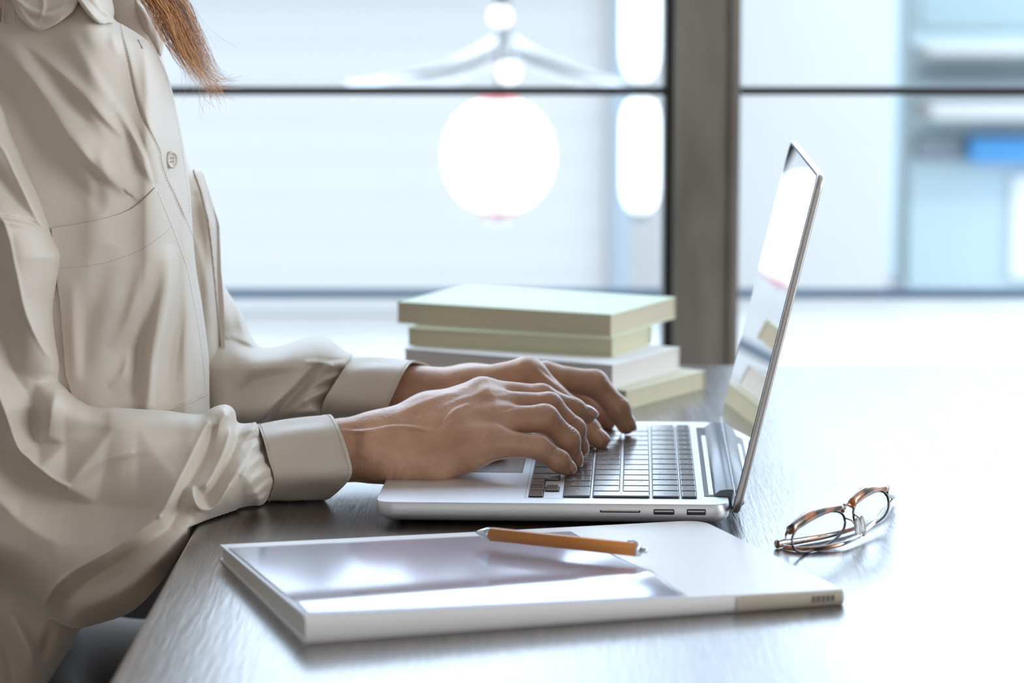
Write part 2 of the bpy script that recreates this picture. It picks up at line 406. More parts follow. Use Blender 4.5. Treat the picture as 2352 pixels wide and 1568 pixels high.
# ------------------------------------------------------------------ table
tb = empty('table', (-0.195, 0.4, FLOOR)); tag(tb, 'dark stained wooden table with brushed grain and glossy finish', 'table')
TE = -0.1955; TF = plane(1176, 838, 0).y
tt = lbox('tabletop', (TE, 0.55, -0.038, 1.65, TF, 0.0), M['table'], tb, bevel=0.0018, seg=2)
for lx, ly in ((TE + .08, 0.65), (TE + .08, TF - .1), (1.5, .65), (1.5, TF - .1)):
    lbox('leg', (lx - .03, ly - .03, FLOOR, lx + .03, ly + .03, -0.038), M['dark_metal'], tb, bevel=0.003)

# ------------------------------------------------------------------ laptop
LX, LY, LYAW = -0.0846, 1.7463, 0.0436
DK = 0.0150
lap = empty('laptop', (LX, LY, 0), -LYAW); tag(lap, 'open silver laptop with black keys and dark mirror-like screen', 'laptop')
def rrect(x0, y0, x1, y1, r, n=8):
    out = []
    for cx, cy, a0 in ((x1 - r, y1 - r, 0), (x0 + r, y1 - r, 90), (x0 + r, y0 + r, 180), (x1 - r, y0 + r, 270)):
        for k in range(n + 1):
            a = math.radians(a0 + 90 * k / n); out.append((cx + r * math.cos(a), cy + r * math.sin(a)))
    return out
def loft(name, rings, mat, parent, cap0=True, cap1=True, smooth=True):
    n = len(rings[0]); vs = [v for r in rings for v in r]; fs = []
    for i in range(len(rings) - 1):
        for k in range(n): fs.append((i * n + k, i * n + (k + 1) % n, (i + 1) * n + (k + 1) % n, (i + 1) * n + k))
    if cap0: fs.append(tuple(range(n))[::-1])
    if cap1: fs.append(tuple((len(rings) - 1) * n + k for k in range(n)))
    o = mesh(name, vs, fs, mat, parent, smooth)
    if smooth:
        me = o.data
        for pg in me.polygons:
            if len(pg.vertices) > 4: pg.use_smooth = False
    return o
BU, BV = 0.2185, 0.314
def ring(off, z, r): return [(x, y, z) for x, y in rrect(off, off, BU - off, BV - off, max(r - off, 0.001))]
loft('base', [ring(0.012, 0.0020, 0.0115), ring(0.006, 0.0027, 0.0115), ring(0.0022, 0.0042, 0.0115), ring(0.0004, 0.0062, 0.0115), ring(0.0, 0.0075, 0.0115), ring(0.0, DK - 0.0006, 0.0115), ring(0.0005, DK, 0.0115)], M['aluminium'], lap)
for fx, fy in ((.02, .02), (.02, .294), (.198, .02), (.198, .294)):
    tube('foot', [(fx, fy, 0.0), (fx, fy, 0.0026)], 0.007, M['black_plastic'], lap, n=16)
# ports on the near side (y = 0)
def port(name, u0, u1, z0, z1, label, chamfer=False):
    bm = bmesh.new(); box_bm(bm, u0, -0.00025, z0, u1, 0.002, z1, bevel=min((z1 - z0) * 0.42, 0.0012), seg=3)
    o = from_bm(name, bm, M['port_black'], lap); o['label'] = label
    box('port_tongue', (u0 + .0012, -0.0004, (z0 + z1) / 2 + .0001, u1 - .0012, 0.0, (z0 + z1) / 2 + .0009), M['aluminium_side'], o)
port('card_slot', 0.1385, 0.1642, 0.0092, 0.0115, 'long narrow card slot')
port('video_port', 0.1713, 0.1852, 0.0080, 0.0125, 'wide video port')
port('data_port', 0.1917, 0.2045, 0.0079, 0.0127, 'rectangular data port')
# trackpad
box('trackpad', (0.009, 0.105, DK - 0.0002, 0.0865, 0.209, DK + 0.00025), M['trackpad'], lap, bevel=0.0001, seg=1)
bm = bmesh.new()
for b in ((0.0085, .1043, .0090, .2097), (.0865, .1043, .0870, .2097), (.0085, .1043, .087, .1049), (.0085, .2091, .087, .2097)):
    box_bm(bm, b[0], b[1], DK - .0002, b[2], b[3], DK + .0001)
from_bm('trackpad_gap', bm, M['port_black'], lap)
# keyboard
UROW = [(0.0945, 0.0172), (0.1160, 0.0160), (0.1343, 0.0160), (0.1531, 0.0160), (0.1716, 0.0160), (0.1896, 0.0088)]
V0 = 0.0197; UN = 0.01896; GAP = 0.0028
rows = [
 [('arrow_r', 1, '>'), ('arrow_ud', 1, ''), ('arrow_l', 1, '<'), ('k', 1, 'fn'), ('k', 1.25, 'cmd'), ('k', 1.25, 'かな'), ('k', 3.5, ''), ('k', 1.25, '英数'), ('k', 1.25, 'cmd'), ('k', 1, 'opt'), ('k', 1, 'ctrl')],
 [('k', 1.7, 'shift')] + [('k', 1, c) for c in '_/.,MNBVCXZ'] + [('k', 1.8, 'shift')],
 [('enter', 0.85, 'return')] + [('k', 1, c) for c in '];:'[0:1] + ':' + ';' + 'LKJHGFDSA'] + [('k', 1.65, 'caps')],
 [('skip', 0.85, '')] + [('k', 1, c) for c in '[@POIUYTREWQ'] + [('k', 1.65, 'tab')],
 [('k', 1, 'del')] + [('k', 1, c) for c in '¥^-0987654321'[0:12]] + [('k', 1.5, '1')],
 [('k', 1, '')] + [('k', 1, 'F%d' % i) for i in range(12, 0, -1)] + [('k', 1.5, 'esc')],
]
kana = {'M': 'も', 'N': 'み', 'B': 'こ', 'V': 'ひ', 'C': 'そ', 'X': 'さ', 'Z': 'つ', 'L': 'り', 'K': 'の', 'J': 'ま', 'H': 'く', 'G': 'き', 'F': 'は', 'D': 'し', 'S': 'と', 'A': 'ち',
        'P': 'せ', 'O': 'ら', 'I': 'に', 'U': 'な', 'Y': 'ん', 'T': 'か', 'R': 'す', 'E': 'い', 'W': 'て', 'Q': 'た', ',': 'ね', '.': 'る', '/': 'め', ';': 'れ', ':': 'け', ']': 'む', '[': '゜', '@': '゛',
        '-': 'ほ', '0': 'わ', '9': 'よ', '8': 'ゆ', '7': 'や', '6': 'お', '5': 'え', '4': 'う', '3': 'あ', '2': 'ふ', '1': 'ぬ', '^': 'へ', '_': 'ろ'}
well = bmesh.new(); bedu0, bedu1 = UROW[0][0] - 0.0022, UROW[5][0] + UROW[5][1] + 0.0022
key_meshes = {}
leg_cache = {}
dg = None
def text_mesh(s, size):
    if (s, size) in leg_cache: return leg_cache[(s, size)]
    cu = bpy.data.curves.new('t', 'FONT'); cu.body = s; cu.size = size; cu.extrude = 0.00004; cu.align_x = 'CENTER'; cu.align_y = 'CENTER'; cu.resolution_u = 2
    ob = bpy.data.objects.new('t', cu); COL.objects.link(ob)
    bpy.context.view_layer.update()
    me = bpy.data.meshes.new_from_object(ob.evaluated_get(bpy.context.evaluated_depsgraph_get()))
    bpy.data.objects.remove(ob); me.materials.clear(); me.materials.append(M['key_legend'])
    leg_cache[(s, size)] = me; return me
def key(u0, v0, u1, v1, txt=None, name='key'):
    w, h = round(u1 - u0, 5), round(v1 - v0, 5)
    if (w, h) not in key_meshes:
        bm = bmesh.new(); box_bm(bm, -w / 2, -h / 2, 0, w / 2, h / 2, 0.0013, bevel=0.00035, seg=2)
        bmesh.ops.recalc_face_normals(bm, faces=bm.faces)
        me = bpy.data.meshes.new('key'); bm.to_mesh(me); bm.free(); me.materials.append(M['key_black']); key_meshes[(w, h)] = me
    o = bpy.data.objects.new(name, key_meshes[(w, h)]); COL.objects.link(o); o.parent = lap
    o.location = ((u0 + u1) / 2, (v0 + v1) / 2, DK + 0.00025)
    box_bm(well, u0 - .0007, v0 - .0007, DK - .0003, u1 + .0007, v1 + .0007, DK + .00018)
    if txt:
        small = len(txt) > 1
        me = text_mesh(txt, 0.0028 if small else 0.0040)
        t = bpy.data.objects.new('legend', me); COL.objects.link(t); t.parent = o
        t.rotation_euler = (0, 0, -math.pi / 2)
        t.location = (w * (0.0 if small else 0.18), h * (0.0 if small else 0.20), 0.00128)
        if txt in kana:
            t = bpy.data.objects.new('legend', text_mesh(kana[txt], 0.0032)); COL.objects.link(t); t.parent = o
            t.rotation_euler = (0, 0, -math.pi / 2); t.location = (-w * 0.2, -h * 0.2, 0.00128)
    return o
for ri, row in enumerate(rows):
    v = V0; u0, du = UROW[ri]
    for kind_, wd_, txt in row:
        a, b = v, v + wd_ * UN - GAP
        if kind_ == 'k': key(u0, a, u0 + du, b, txt)
        elif kind_ == 'enter': key(u0, a, UROW[3][0] + UROW[3][1], b, txt)
        elif kind_ in ('arrow_r', 'arrow_l'): key(u0, a, u0 + du / 2 - 0.0004, b)
        elif kind_ == 'arrow_ud': key(u0, a, u0 + du / 2 - 0.0004, b); key(u0 + du / 2 + 0.0012, a, u0 + du + 0.0004, b)
        v += wd_ * UN
from_bm('key_wells', well, M['port_black'], lap)
bm = bmesh.new()
for b in ((bedu0 - .0009, V0 - .003, bedu0, BV - V0 + .003), (bedu1, V0 - .003, bedu1 + .0009, BV - V0 + .003), (bedu0, V0 - .0035, bedu1, V0 - .0030), (bedu0, BV - V0 + .003, bedu1, BV - V0 + .0035)):
    box_bm(bm, b[0], b[1], DK - .0002, b[2], b[3], DK + .00012)
from_bm('keyboard_recess_edge', bm, M['aluminium_side'], lap)
# hinge recess and hinge barrel
box('hinge_recess', (0.2035, 0.026, DK - .0002, 0.2190, 0.288, DK + .0003), M['port_black'], lap)
box('vent_strip', (0.2065, 0.030, DK, 0.2095, 0.252, DK + .0006), M['aluminium'], lap, bevel=.0002)
LA = 0.2337
HU, HZ = 0.2200, 0.0087
d_ = Vector((math.sin(LA), 0, math.cos(LA))); n_ = Vector((-math.cos(LA), 0, math.sin(LA)))  # n_: towards the user
def lid_pt(t, v, off): q = Vector((HU, v, HZ)) + d_ * t + n_ * off; return q
rings = []
prof = [(-0.0098, 0.0065), (-0.0060, 0.0092), (0.001, 0.0098), (0.0062, 0.0074), (0.0084, 0.0035), (0.0092, 0.0006), (0.0055, -0.0030), (-0.004, -0.003), (-0.010, 0.001)]
for v in (0.0265, 0.0285, 0.285, 0.2875):
    sc = 0.9 if v in (0.0265, 0.2875) else 1.0
    rings.append([Vector((HU - 0.0005 + a * sc, v, 0.0098 + b * sc)) for a, b in prof])
loft('hinge_barrel', rings, M['hinge_plastic'], lap)
# lid
LT = 0.216
def lid_ring(t0, t1, v0, v1, r, off): return [lid_pt(x, y, off) for x, y in rrect(t0, v0, t1, v1, r)]
loft('lid', [lid_ring(.0012, LT - .0012, .0012, BV - .0012, .009, -0.0046), lid_ring(0.0, LT, 0, BV, .0105, -0.0036), lid_ring(0, LT, 0, BV, .0105, -0.0004), lid_ring(.0008, LT - .0008, .0008, BV - .0008, .0098, 0.0)], M['aluminium_side'], lap)
loft('screen', [lid_ring(.012, LT - .0022, .0022, BV - .0022, .0085, -0.0001), lid_ring(.012, LT - .0022, .0022, BV - .0022, .0085, 0.0004)], M['screen_glass'], lap)
loft('screen_gasket', [lid_ring(.0012, LT - .0012, .0012, BV - .0012, .0095, -0.0001), lid_ring(.0012, LT - .0012, .0012, BV - .0012, .0095, 0.00022)], M['screen_rim'], lap)
lo = loft('screen_bottom_strip', [lid_ring(.004, .0115, .004, BV - .004, .001, 0.0002), lid_ring(.004, .0115, .004, BV - .004, .001, 0.0007)], M['aluminium'], lap)

# ------------------------------------------------------------------ books
simple('cover_mint', srgb(216, 232, 206), 0.55); simple('cover_yellow', srgb(216, 216, 188), 0.6)
simple('cover_white', srgb(232, 234, 234), 0.55); simple('cover_cream', srgb(220, 217, 192), 0.6)
for key_, c in (('pages_cream', (206, 196, 172)), ('pages_green', (200, 196, 164)), ('pages_white', (222, 218, 214)), ('pages_yellow', (206, 202, 174))):
    m, nt, p = simple(key_, srgb(*c), 0.8)
    noise_color(nt, p, srgb(*[int(x * 0.94) for x in c]), srgb(*c), (1, 1, 900), 3, 2, bump=0.25, dist=0.0004)
def book(nr, nl, fr, ztop, th, cover, pages, label, spine='left'):
    A = plane(*nr, ztop); B = plane(*nl, ztop); C_ = plane(*fr, ztop)
    ux = (B - A); L = ux.length; ux.normalize()
    uy = Vector((-ux.y, ux.x, 0)) * -1
    if uy.dot(C_ - A) < 0: uy = -uy
    D = (C_ - A).dot(uy)
    e_ = empty('book', (A.x, A.y, ztop - th)); tag(e_, label, 'book', 'paperbacks stacked behind the hands')
    def rbox(name, a0, b0, z0, a1, b1, z1, mat, bev=0.0):
        bm = bmesh.new(); box_bm(bm, a0, b0, z0, a1, b1, z1, bevel=bev, seg=2)
        for v in bm.verts: v.co = Vector((ux.x * v.co.x + uy.x * v.co.y, ux.y * v.co.x + uy.y * v.co.y, v.co.z))
        return from_bm(name, bm, mat, e_)
    ct = 0.0007
    rbox('page_block', .0012, .0012, ct, L - .001, D - .0006, th - ct, M[pages], 0.0004)
    rbox('front_cover', 0, 0, th - ct, L, D, th, M[cover], 0.0003)
    rbox('back_cover', 0, 0, 0, L, D, ct, M[cover], 0.0003)
    rbox('spine', 0, D - .0006, 0, L, D + .0002, th, M[cover], 0.0002)
    return A, B, C_, D, L
z = 0
book((1440, 897), (905, 848), (1592, 848), 0.0145, 0.0145, 'cover_cream', 'pages_yellow', 'cream paperback at the bottom of the stack, resting on the table')
book((1408, 838), (926, 800), (1576, 798), 0.0332, 0.0187, 'cover_white', 'pages_white', 'white paperback third from the top, under the cream ones')
book((1408, 778), (934, 752), (1512, 748), 0.0480, 0.0148, 'cover_yellow', 'pages_green', 'yellowish paperback second from the top of the stack')
book((1405, 722), (909, 692), (1552, 682), 0.0660, 0.0180, 'cover_mint', 'pages_cream', 'pale mint paperback on top of the stack')

# ------------------------------------------------------------------ folder with papers, near edge of the table
simple('folder_white', srgb(236, 236, 238), 0.32, spec=0.5)
simple('paper_edge', srgb(216, 208, 196), 0.75)
simple('label_beige', srgb(188, 180, 164), 0.6); simple('print_grey', srgb(120, 116, 112), 0.7)
fA = plane(700, 1478, 0); fB = plane(1952, 1386, 0); fC = plane(455, 1290, 0)
ux = (fB - fA).normalized(); uy = Vector((-ux.y, ux.x, 0))
FL, FD = 0.300, 0.212
FH0, FH1 = 0.0150, 0.0085
nb = empty('document_folder', (fA.x, fA.y, 0)); tag(nb, 'white document folder with glossy clear sleeve, nearest thing on the table', 'folder')
def fw(a, b, z): return Vector((ux.x * a + uy.x * b, ux.y * a + uy.y * b, z))
def ftop(a, b): 
    t = a / FL; s = b / FD
    return FH0 * (1 - t) ** 1.2 * (1 - 0.35 * s) + FH1 * (1 - (1 - t) ** 1.2) * (1 - 0.25 * s) 
NX, NY = 60, 40
def slab(name, a0, b0, a1, b1, zlo, zhi, mat, r=0.0, wave=0.0):
    vs = []; fs = []
    for top in (0, 1):
        for i in range(NX + 1):
            for j in range(NY + 1):
                a = a0 + (a1 - a0) * i / NX; b = b0 + (b1 - b0) * j / NY
                if r:  # rounded corner on the far right
                    ca, cb = a1 - r, b1 - r
                    if a > ca and b > cb:
                        d = math.hypot(a - ca, b - cb)
                        if d > r: a, b = ca + (a - ca) * r / d, cb + (b - cb) * r / d
                z = (zhi if top else zlo)(a, b)
                vs.append(fw(a, b, z))
    o_ = (NX + 1) * (NY + 1)
    for i in range(NX):
        for j in range(NY):
            k = i * (NY + 1) + j
            fs.append((o_ + k, o_ + k + NY + 1, o_ + k + NY + 2, o_ + k + 1)); fs.append((k, k + 1, k + NY + 2, k + NY + 1))
    bd = [i * (NY + 1) for i in range(NX + 1)] + [NX * (NY + 1) + j for j in range(1, NY + 1)] + [i * (NY + 1) + NY for i in range(NX - 1, -1, -1)] + [j for j in range(NY - 1, 0, -1)]
    for q in range(len(bd)):
        x, y = bd[q], bd[(q + 1) % len(bd)]; fs.append((x, y, o_ + y, o_ + x))
    ob = mesh(name, vs, fs, mat, nb, True)
    me = ob.data
    for e in me.edges: pass
    return ob
def edge_sharp(o, deg=35):
    bm = bmesh.new(); bm.from_mesh(o.data)
    for e in bm.edges:
        if len(e.link_faces) == 2 and e.calc_face_angle(0) > math.radians(deg): e.smooth = False
    bm.to_mesh(o.data); bm.free()
edge_sharp(slab('page_stack', .0012, .002, FL - .003, FD - .002, lambda a, b: .0016, lambda a, b: ftop(a, b) - .0012, M['paper_edge'], .012))
edge_sharp(slab('front_cover', .0, 0, FL, FD, lambda a, b: ftop(a, b) - .0012, ftop, M['folder_white'], .014))
edge_sharp(slab('back_cover', 0, 0, FL, FD, lambda a, b: .0002, lambda a, b: .0016, M['folder_white'], .014))
# soft rolled near edge joining the covers
pts = []; vs = []; fs = []
for i in range(61):
    a = FL * i / 60; h = ftop(a, 0)
    for k in range(9):
        th = -math.pi / 2 + math.pi * k / 8
        vs.append(fw(a, 0.001 - 0.0032 * math.cos(th), h / 2 + (h / 2 - .0001) * math.sin(th)))
for i in range(60):
    for k in range(8): fs.append((i * 9 + k, (i + 1) * 9 + k, (i + 1) * 9 + k + 1, i * 9 + k + 1))
mesh('folded_spine', vs, fs, M['folder_white'], nb, True)
vs = []; fs = []
a0, a1 = FL * 0.79, FL * 0.996
for i in range(21):
    a = a0 + (a1 - a0) * i / 20; h = ftop(a, 0); sh = 0.86 if i in (0,) else 1
    for k in range(7):
        th = (-1.0 + 2.0 * k / 6) * 0.95 * sh
        vs.append(fw(a, 0.001 - 0.0036 * math.cos(th), h / 2 + (h / 2 + .0002) * math.sin(th)))
for i in range(20):
    for k in range(6): fs.append((i * 7 + k, (i + 1) * 7 + k, (i + 1) * 7 + k + 1, i * 7 + k + 1))
lb = mesh('spine_label', vs, fs, M['label_beige'], nb, True); lb['label'] = 'beige strip'
bm = bmesh.new()
for q in range(5):
    a = a1 - .006 - q * .0028
    box_bm(bm, a, -0.0032, .003, a + .0011, -0.0020, .0062)
for v in bm.verts: v.co = fw(v.co.x, v.co.y, v.co.z)
from_bm('printed_marks', bm, M['print_grey'], nb)
# clear glossy film over the left three quarters
def fz(a, b):
    t = a / FL; s = b / FD
    w = 0.0006 + 0.0001 * math.sin(b * 45 + a * 9) * (0.4 + t) + 0.0012 * math.exp(-((b - .035 - .018 * math.sin(a * 9 - .6)) / .018) ** 2)
    w += 0.012 * max(0, (t - .55)) * math.exp(-((b - .06) / .035) ** 2)
    return ftop(a, b) + max(w, 0.0003)
NX, NY = 110, 80
fl = slab('clear_sleeve', .0015, .001, FL * 0.70, FD * 0.93, lambda a, b: fz(a, b) - .00022, fz, M['clear_film']); fl['label'] = 'glossy clear plastic sleeve'

# ------------------------------------------------------------------ pencil-like pen lying on the folder
simple('pen_wood', srgb(206, 132, 62), 0.45); simple('pen_steel', (0.7, 0.72, 0.75, 1), 0.25, metal=1.0)
zp = 0.0172
p0 = plane(1128, 1226, zp); p1 = plane(1464, 1262, zp)
ax = (p1 - p0); PLn = ax.length; ax.normalize()
pen = empty('pen', p0, math.atan2(ax.y, ax.x)); tag(pen, 'orange-brown hexagonal pen with silver tip lying on the folder', 'pen')
pr_ = 0.0041
tube('barrel', [(0, 0, 0), (PLn, 0, 0)], pr_, M['pen_wood'], pen, n=6)
tube('tip', [(-.0005, 0, 0), (-.003, 0, 0), (-.0085, 0, 0), (-.0098, 0, 0)], [.0036, .0034, .0013, .0006], M['pen_steel'], pen, n=20)
tube('collar', [(PLn - .0002, 0, 0), (PLn + .0015, 0, 0)], .0038, M['pen_steel'], pen, n=20)
tube('push_button', [(PLn + .0015, 0, 0), (PLn + .006, 0, 0), (PLn + .0063, 0, 0)], [.0017, .0017, .0012], M['pen_steel'], pen, n=16)
tube('clip', [(PLn + .001, 0, pr_ * .9), (PLn - .003, 0, pr_ + .0008), (PLn - .006, 0, pr_ + .0004)], .0006, M['pen_steel'], pen, n=8)

# ------------------------------------------------------------------ folded glasses
m, nt, p = simple('tortoiseshell', srgb(120, 50, 24), 0.15, spec=0.6, Coat_Weight=0.6, Transmission_Weight=0.25)
noise_color(nt, p, srgb(38, 16, 14), srgb(206, 122, 60), (1, 1, 1), 70, 3, 0.42, 0.62)
simple('gold_metal', (0.45, 0.36, 0.2, 1), 0.25, metal=1.0)
simple('gun_metal', (0.12, 0.11, 0.13, 1), 0.25, metal=1.0)
simple('pad_clear', (0.8, 0.85, 0.82, 1), 0.1, Transmission_Weight=0.7)
gA = plane(1812, 1212, 0.018); gB = plane(2040, 1114, 0.026)
print('glasses', gA, gB, (gA - gB).length)
gl = empty('eyeglasses', (gA.x, gA.y, 0)); tag(gl, 'folded tortoiseshell eyeglasses with thin metal rims on the table', 'glasses')
O = Vector((gA.x, gA.y, 0))
ex = (gB - gA).normalized()
dn = Vector((ex.y, -ex.x, 0)).normalized()          # horizontal, towards the camera side
dn = (dn * 0.12 + Vector((0, 0, -0.90))); dn = (dn - ex * dn.dot(ex)).normalized()
GW = (gB - gA).length
def gp(s, t, o=0.0):
    nrm = ex.cross(dn)
    q = gA + ex * (GW * s) + dn * t + nrm * o
    return q - O
def fixz(q, m=0.0009):
    q = q.copy(); q.z = max(q.z, m); return q
for s0, s1 in ((0.0, 0.54), (0.61, 0.99)):
    br = []
    for i in range(13):
        t = i / 12; s = s0 + (s1 - s0) * t
        br.append(gp(s, -0.0035 * math.sin(math.pi * t) + .0015, 0))
    tube('brow_bar', [fixz(q, .003) for q in br], [.0022 + .0014 * math.sin(math.pi * min(1, i / 12 + .15)) for i in range(13)], M['tortoiseshell'], gl, n=12, flat=0.75)
    rim = []; cs = (s0 + s1) / 2; hw = (s1 - s0) / 2 * .96
    for i in range(40):
        a = 2 * math.pi * i / 40
        cx = math.cos(a); sy = math.sin(a)
        rim.append(fixz(gp(cs + hw * (abs(cx) ** .8) * (1 if cx > 0 else -1), .0095 + .0095 * (abs(sy) ** .85) * (1 if sy > 0 else -1)), .0008))
    tube('rim', rim, .0008, M['gun_metal'], gl, n=8, closed=True)
    cen = sum(rim, Vector()) / len(rim)
    vs = [cen] + rim; fs = [(0, i + 1, (i + 1) % 40 + 1) for i in range(40)]
    mesh('lens', vs, fs, M['lens_glass'], gl, True)
tube('bridge', [gp(.52, .004), gp(.54, .0015, .001), gp(.575, .0008, .0015), gp(.60, .0015, .001), gp(.63, .004)], .0013, M['tortoiseshell'], gl, n=10)
for s in (.53, .62):
    sg = -1 if s < .57 else 1
    tube('nose_pad_arm', [gp(s, .008), gp(s - sg * .01, .010, -.004), gp(s - sg * .02, .014, -.006)], .0005, M['gold_metal'], gl, n=6)
    bm = bmesh.new(); bmesh.ops.create_uvsphere(bm, u_segments=16, v_segments=10, radius=1)
    c = gp(s - sg * .02, .015, -.0068)
    for v in bm.verts: v.co = c + ex * v.co.x * .0035 + dn * v.co.y * .0065 + ex.cross(dn) * v.co.z * .0014
    from_bm('nose_pad', bm, M['pad_clear'], gl, True)
# hinges and temples (folded behind the front, lying on the table)
def rel(q): return q - O
T1 = [plane(2052, 1141, .004), plane(2035, 1168, .004), plane(2005, 1192, .003), plane(1960, 1212, .0028), plane(1900, 1229, .0026), plane(1840, 1240, .0026), plane(1800, 1246, .0028), plane(1784, 1249, .0028)]
tm = catmull([tuple(rel(q)) for q in T1], 6)
tube('temple', tm, [.0016 + .0012 * (i / len(tm)) ** 2 for i in range(len(tm))], M['tortoiseshell'], gl, n=10, flat=.8)
T2 = [plane(1818, 1214, .006), plane(1835, 1250, .0022), plane(1880, 1257, .002), plane(1940, 1247, .002), plane(1990, 1222, .002), plane(2020, 1195, .003), plane(2040, 1165, .006)]
T2 = [plane(1800, 1255, .0018), plane(1840, 1261, .0018), plane(1890, 1258, .002), plane(1935, 1248, .003), plane(1975, 1228, .004), plane(2010, 1198, .006), plane(2030, 1170, .009)]
tm = catmull([tuple(rel(q)) for q in T2], 6)
tube('temple', tm, .0015, M['tortoiseshell'], gl, n=10, flat=.8)
tube('hinge', [rel(gB + Vector((-.001, 0, -.002))), rel(plane(2036, 1135, .016)), rel(plane(2052, 1141, .006))], .0014, M['gold_metal'], gl, n=8)
tube('hinge', [rel(gA), rel(plane(1806, 1226, .003)), rel(plane(1802, 1250, .002))], .0009, M['gold_metal'], gl, n=8)

# ================================================================== the person
person = empty('person', (-0.33, 1.95, FLOOR)); tag(person, 'person in an ivory button-up shirt typing on the laptop with both hands', 'person')
def pchild(o, par=None):
    par = par or person; o.parent = par
    o.matrix_parent_inverse = Matrix.Translation(-person.location) if par is person else Matrix.Identity(4)
    return o

# ---- polygon distance utilities (all in numpy)
def seg_dist(X, Y, P, closed=True):
    """distance to polyline P, and inside flag when closed"""
    P = np.asarray(P, float); n = len(P)
    D = np.full(X.shape, 1e9); ins = np.zeros(X.shape, bool); NXp = np.zeros(X.shape); NYp = np.zeros(X.shape)
    for i in range(n if closed else n - 1):
        ax, ay = P[i]; bx, by = P[(i + 1) % n]
        dx, dy = bx - ax, by - ay; L2 = dx * dx + dy * dy + 1e-12
        t = np.clip(((X - ax) * dx + (Y - ay) * dy) / L2, 0, 1)
        qx = ax + t * dx; qy = ay + t * dy
        d = np.hypot(X - qx, Y - qy); mk = d < D
        D[mk] = d[mk]; NXp[mk] = qx[mk]; NYp[mk] = qy[mk]
        if closed:
            c = ((ay > Y) != (by > Y)) & (X < (bx - ax) * (Y - ay) / (by - ay + 1e-12) + ax)
            ins ^= c
    return D, ins, NXp, NYp
def stroke_field(X, Y, st):
    """st: dict(p=[(x,y[,a])], a=amp mm, w=(left,right) px, n=smooth)  left = positive side"""
    P = st['p']; pts = np.array([q[:2] for q in P], float)
    am = [q[2] if len(q) > 2 else 1.0 for q in P]
    pp = catmull([(q[0], q[1], a) for q, a in zip(pts, am)], 5)
    pp = np.array(pp)
    wl, wr = st['w'] if hasattr(st['w'], '__len__') else (st['w'], st['w'])
    R = 2.6 * max(wl, wr)
    out = np.zeros(X.shape)
    bx0, bx1, by0, by1 = pp[:, 0].min() - R, pp[:, 0].max() + R, pp[:, 1].min() - R, pp[:, 1].max() + R
    sel = (X > bx0) & (X < bx1) & (Y > by0) & (Y < by1)
    if not sel.any(): return out
    x = X[sel]; y = Y[sel]; D = np.full(x.shape, 1e9); SG = np.ones(x.shape); A = np.zeros(x.shape)
    for i in range(len(pp) - 1):
        ax, ay, aa = pp[i]; bx, by, ab = pp[i + 1]
        dx, dy = bx - ax, by - ay; L2 = dx * dx + dy * dy + 1e-9
        t = np.clip(((x - ax) * dx + (y - ay) * dy) / L2, 0, 1)
        ex_, ey_ = x - ax - t * dx, y - ay - t * dy
        d = np.hypot(ex_, ey_); mk = d < D
        D[mk] = d[mk]; SG[mk] = np.sign((dx * (y - ay) - dy * (x - ax)))[mk]; A[mk] = (aa * (1 - t) + ab * t)[mk]
    # screen y points down: SG>0 is the right-hand side of the travel direction
    w = np.where(SG > 0, wr, wl)
    out[sel] = st['a'] * A * np.exp(-(D / w) ** 2)
    return out
def strokes_sum(X, Y, sts, g=1.0):
    H = np.zeros(X.shape)
    for s in sts: H += g * stroke_field(X, Y, s)
    return H
def R_(p, a, w): return dict(p=p, a=a, w=w)

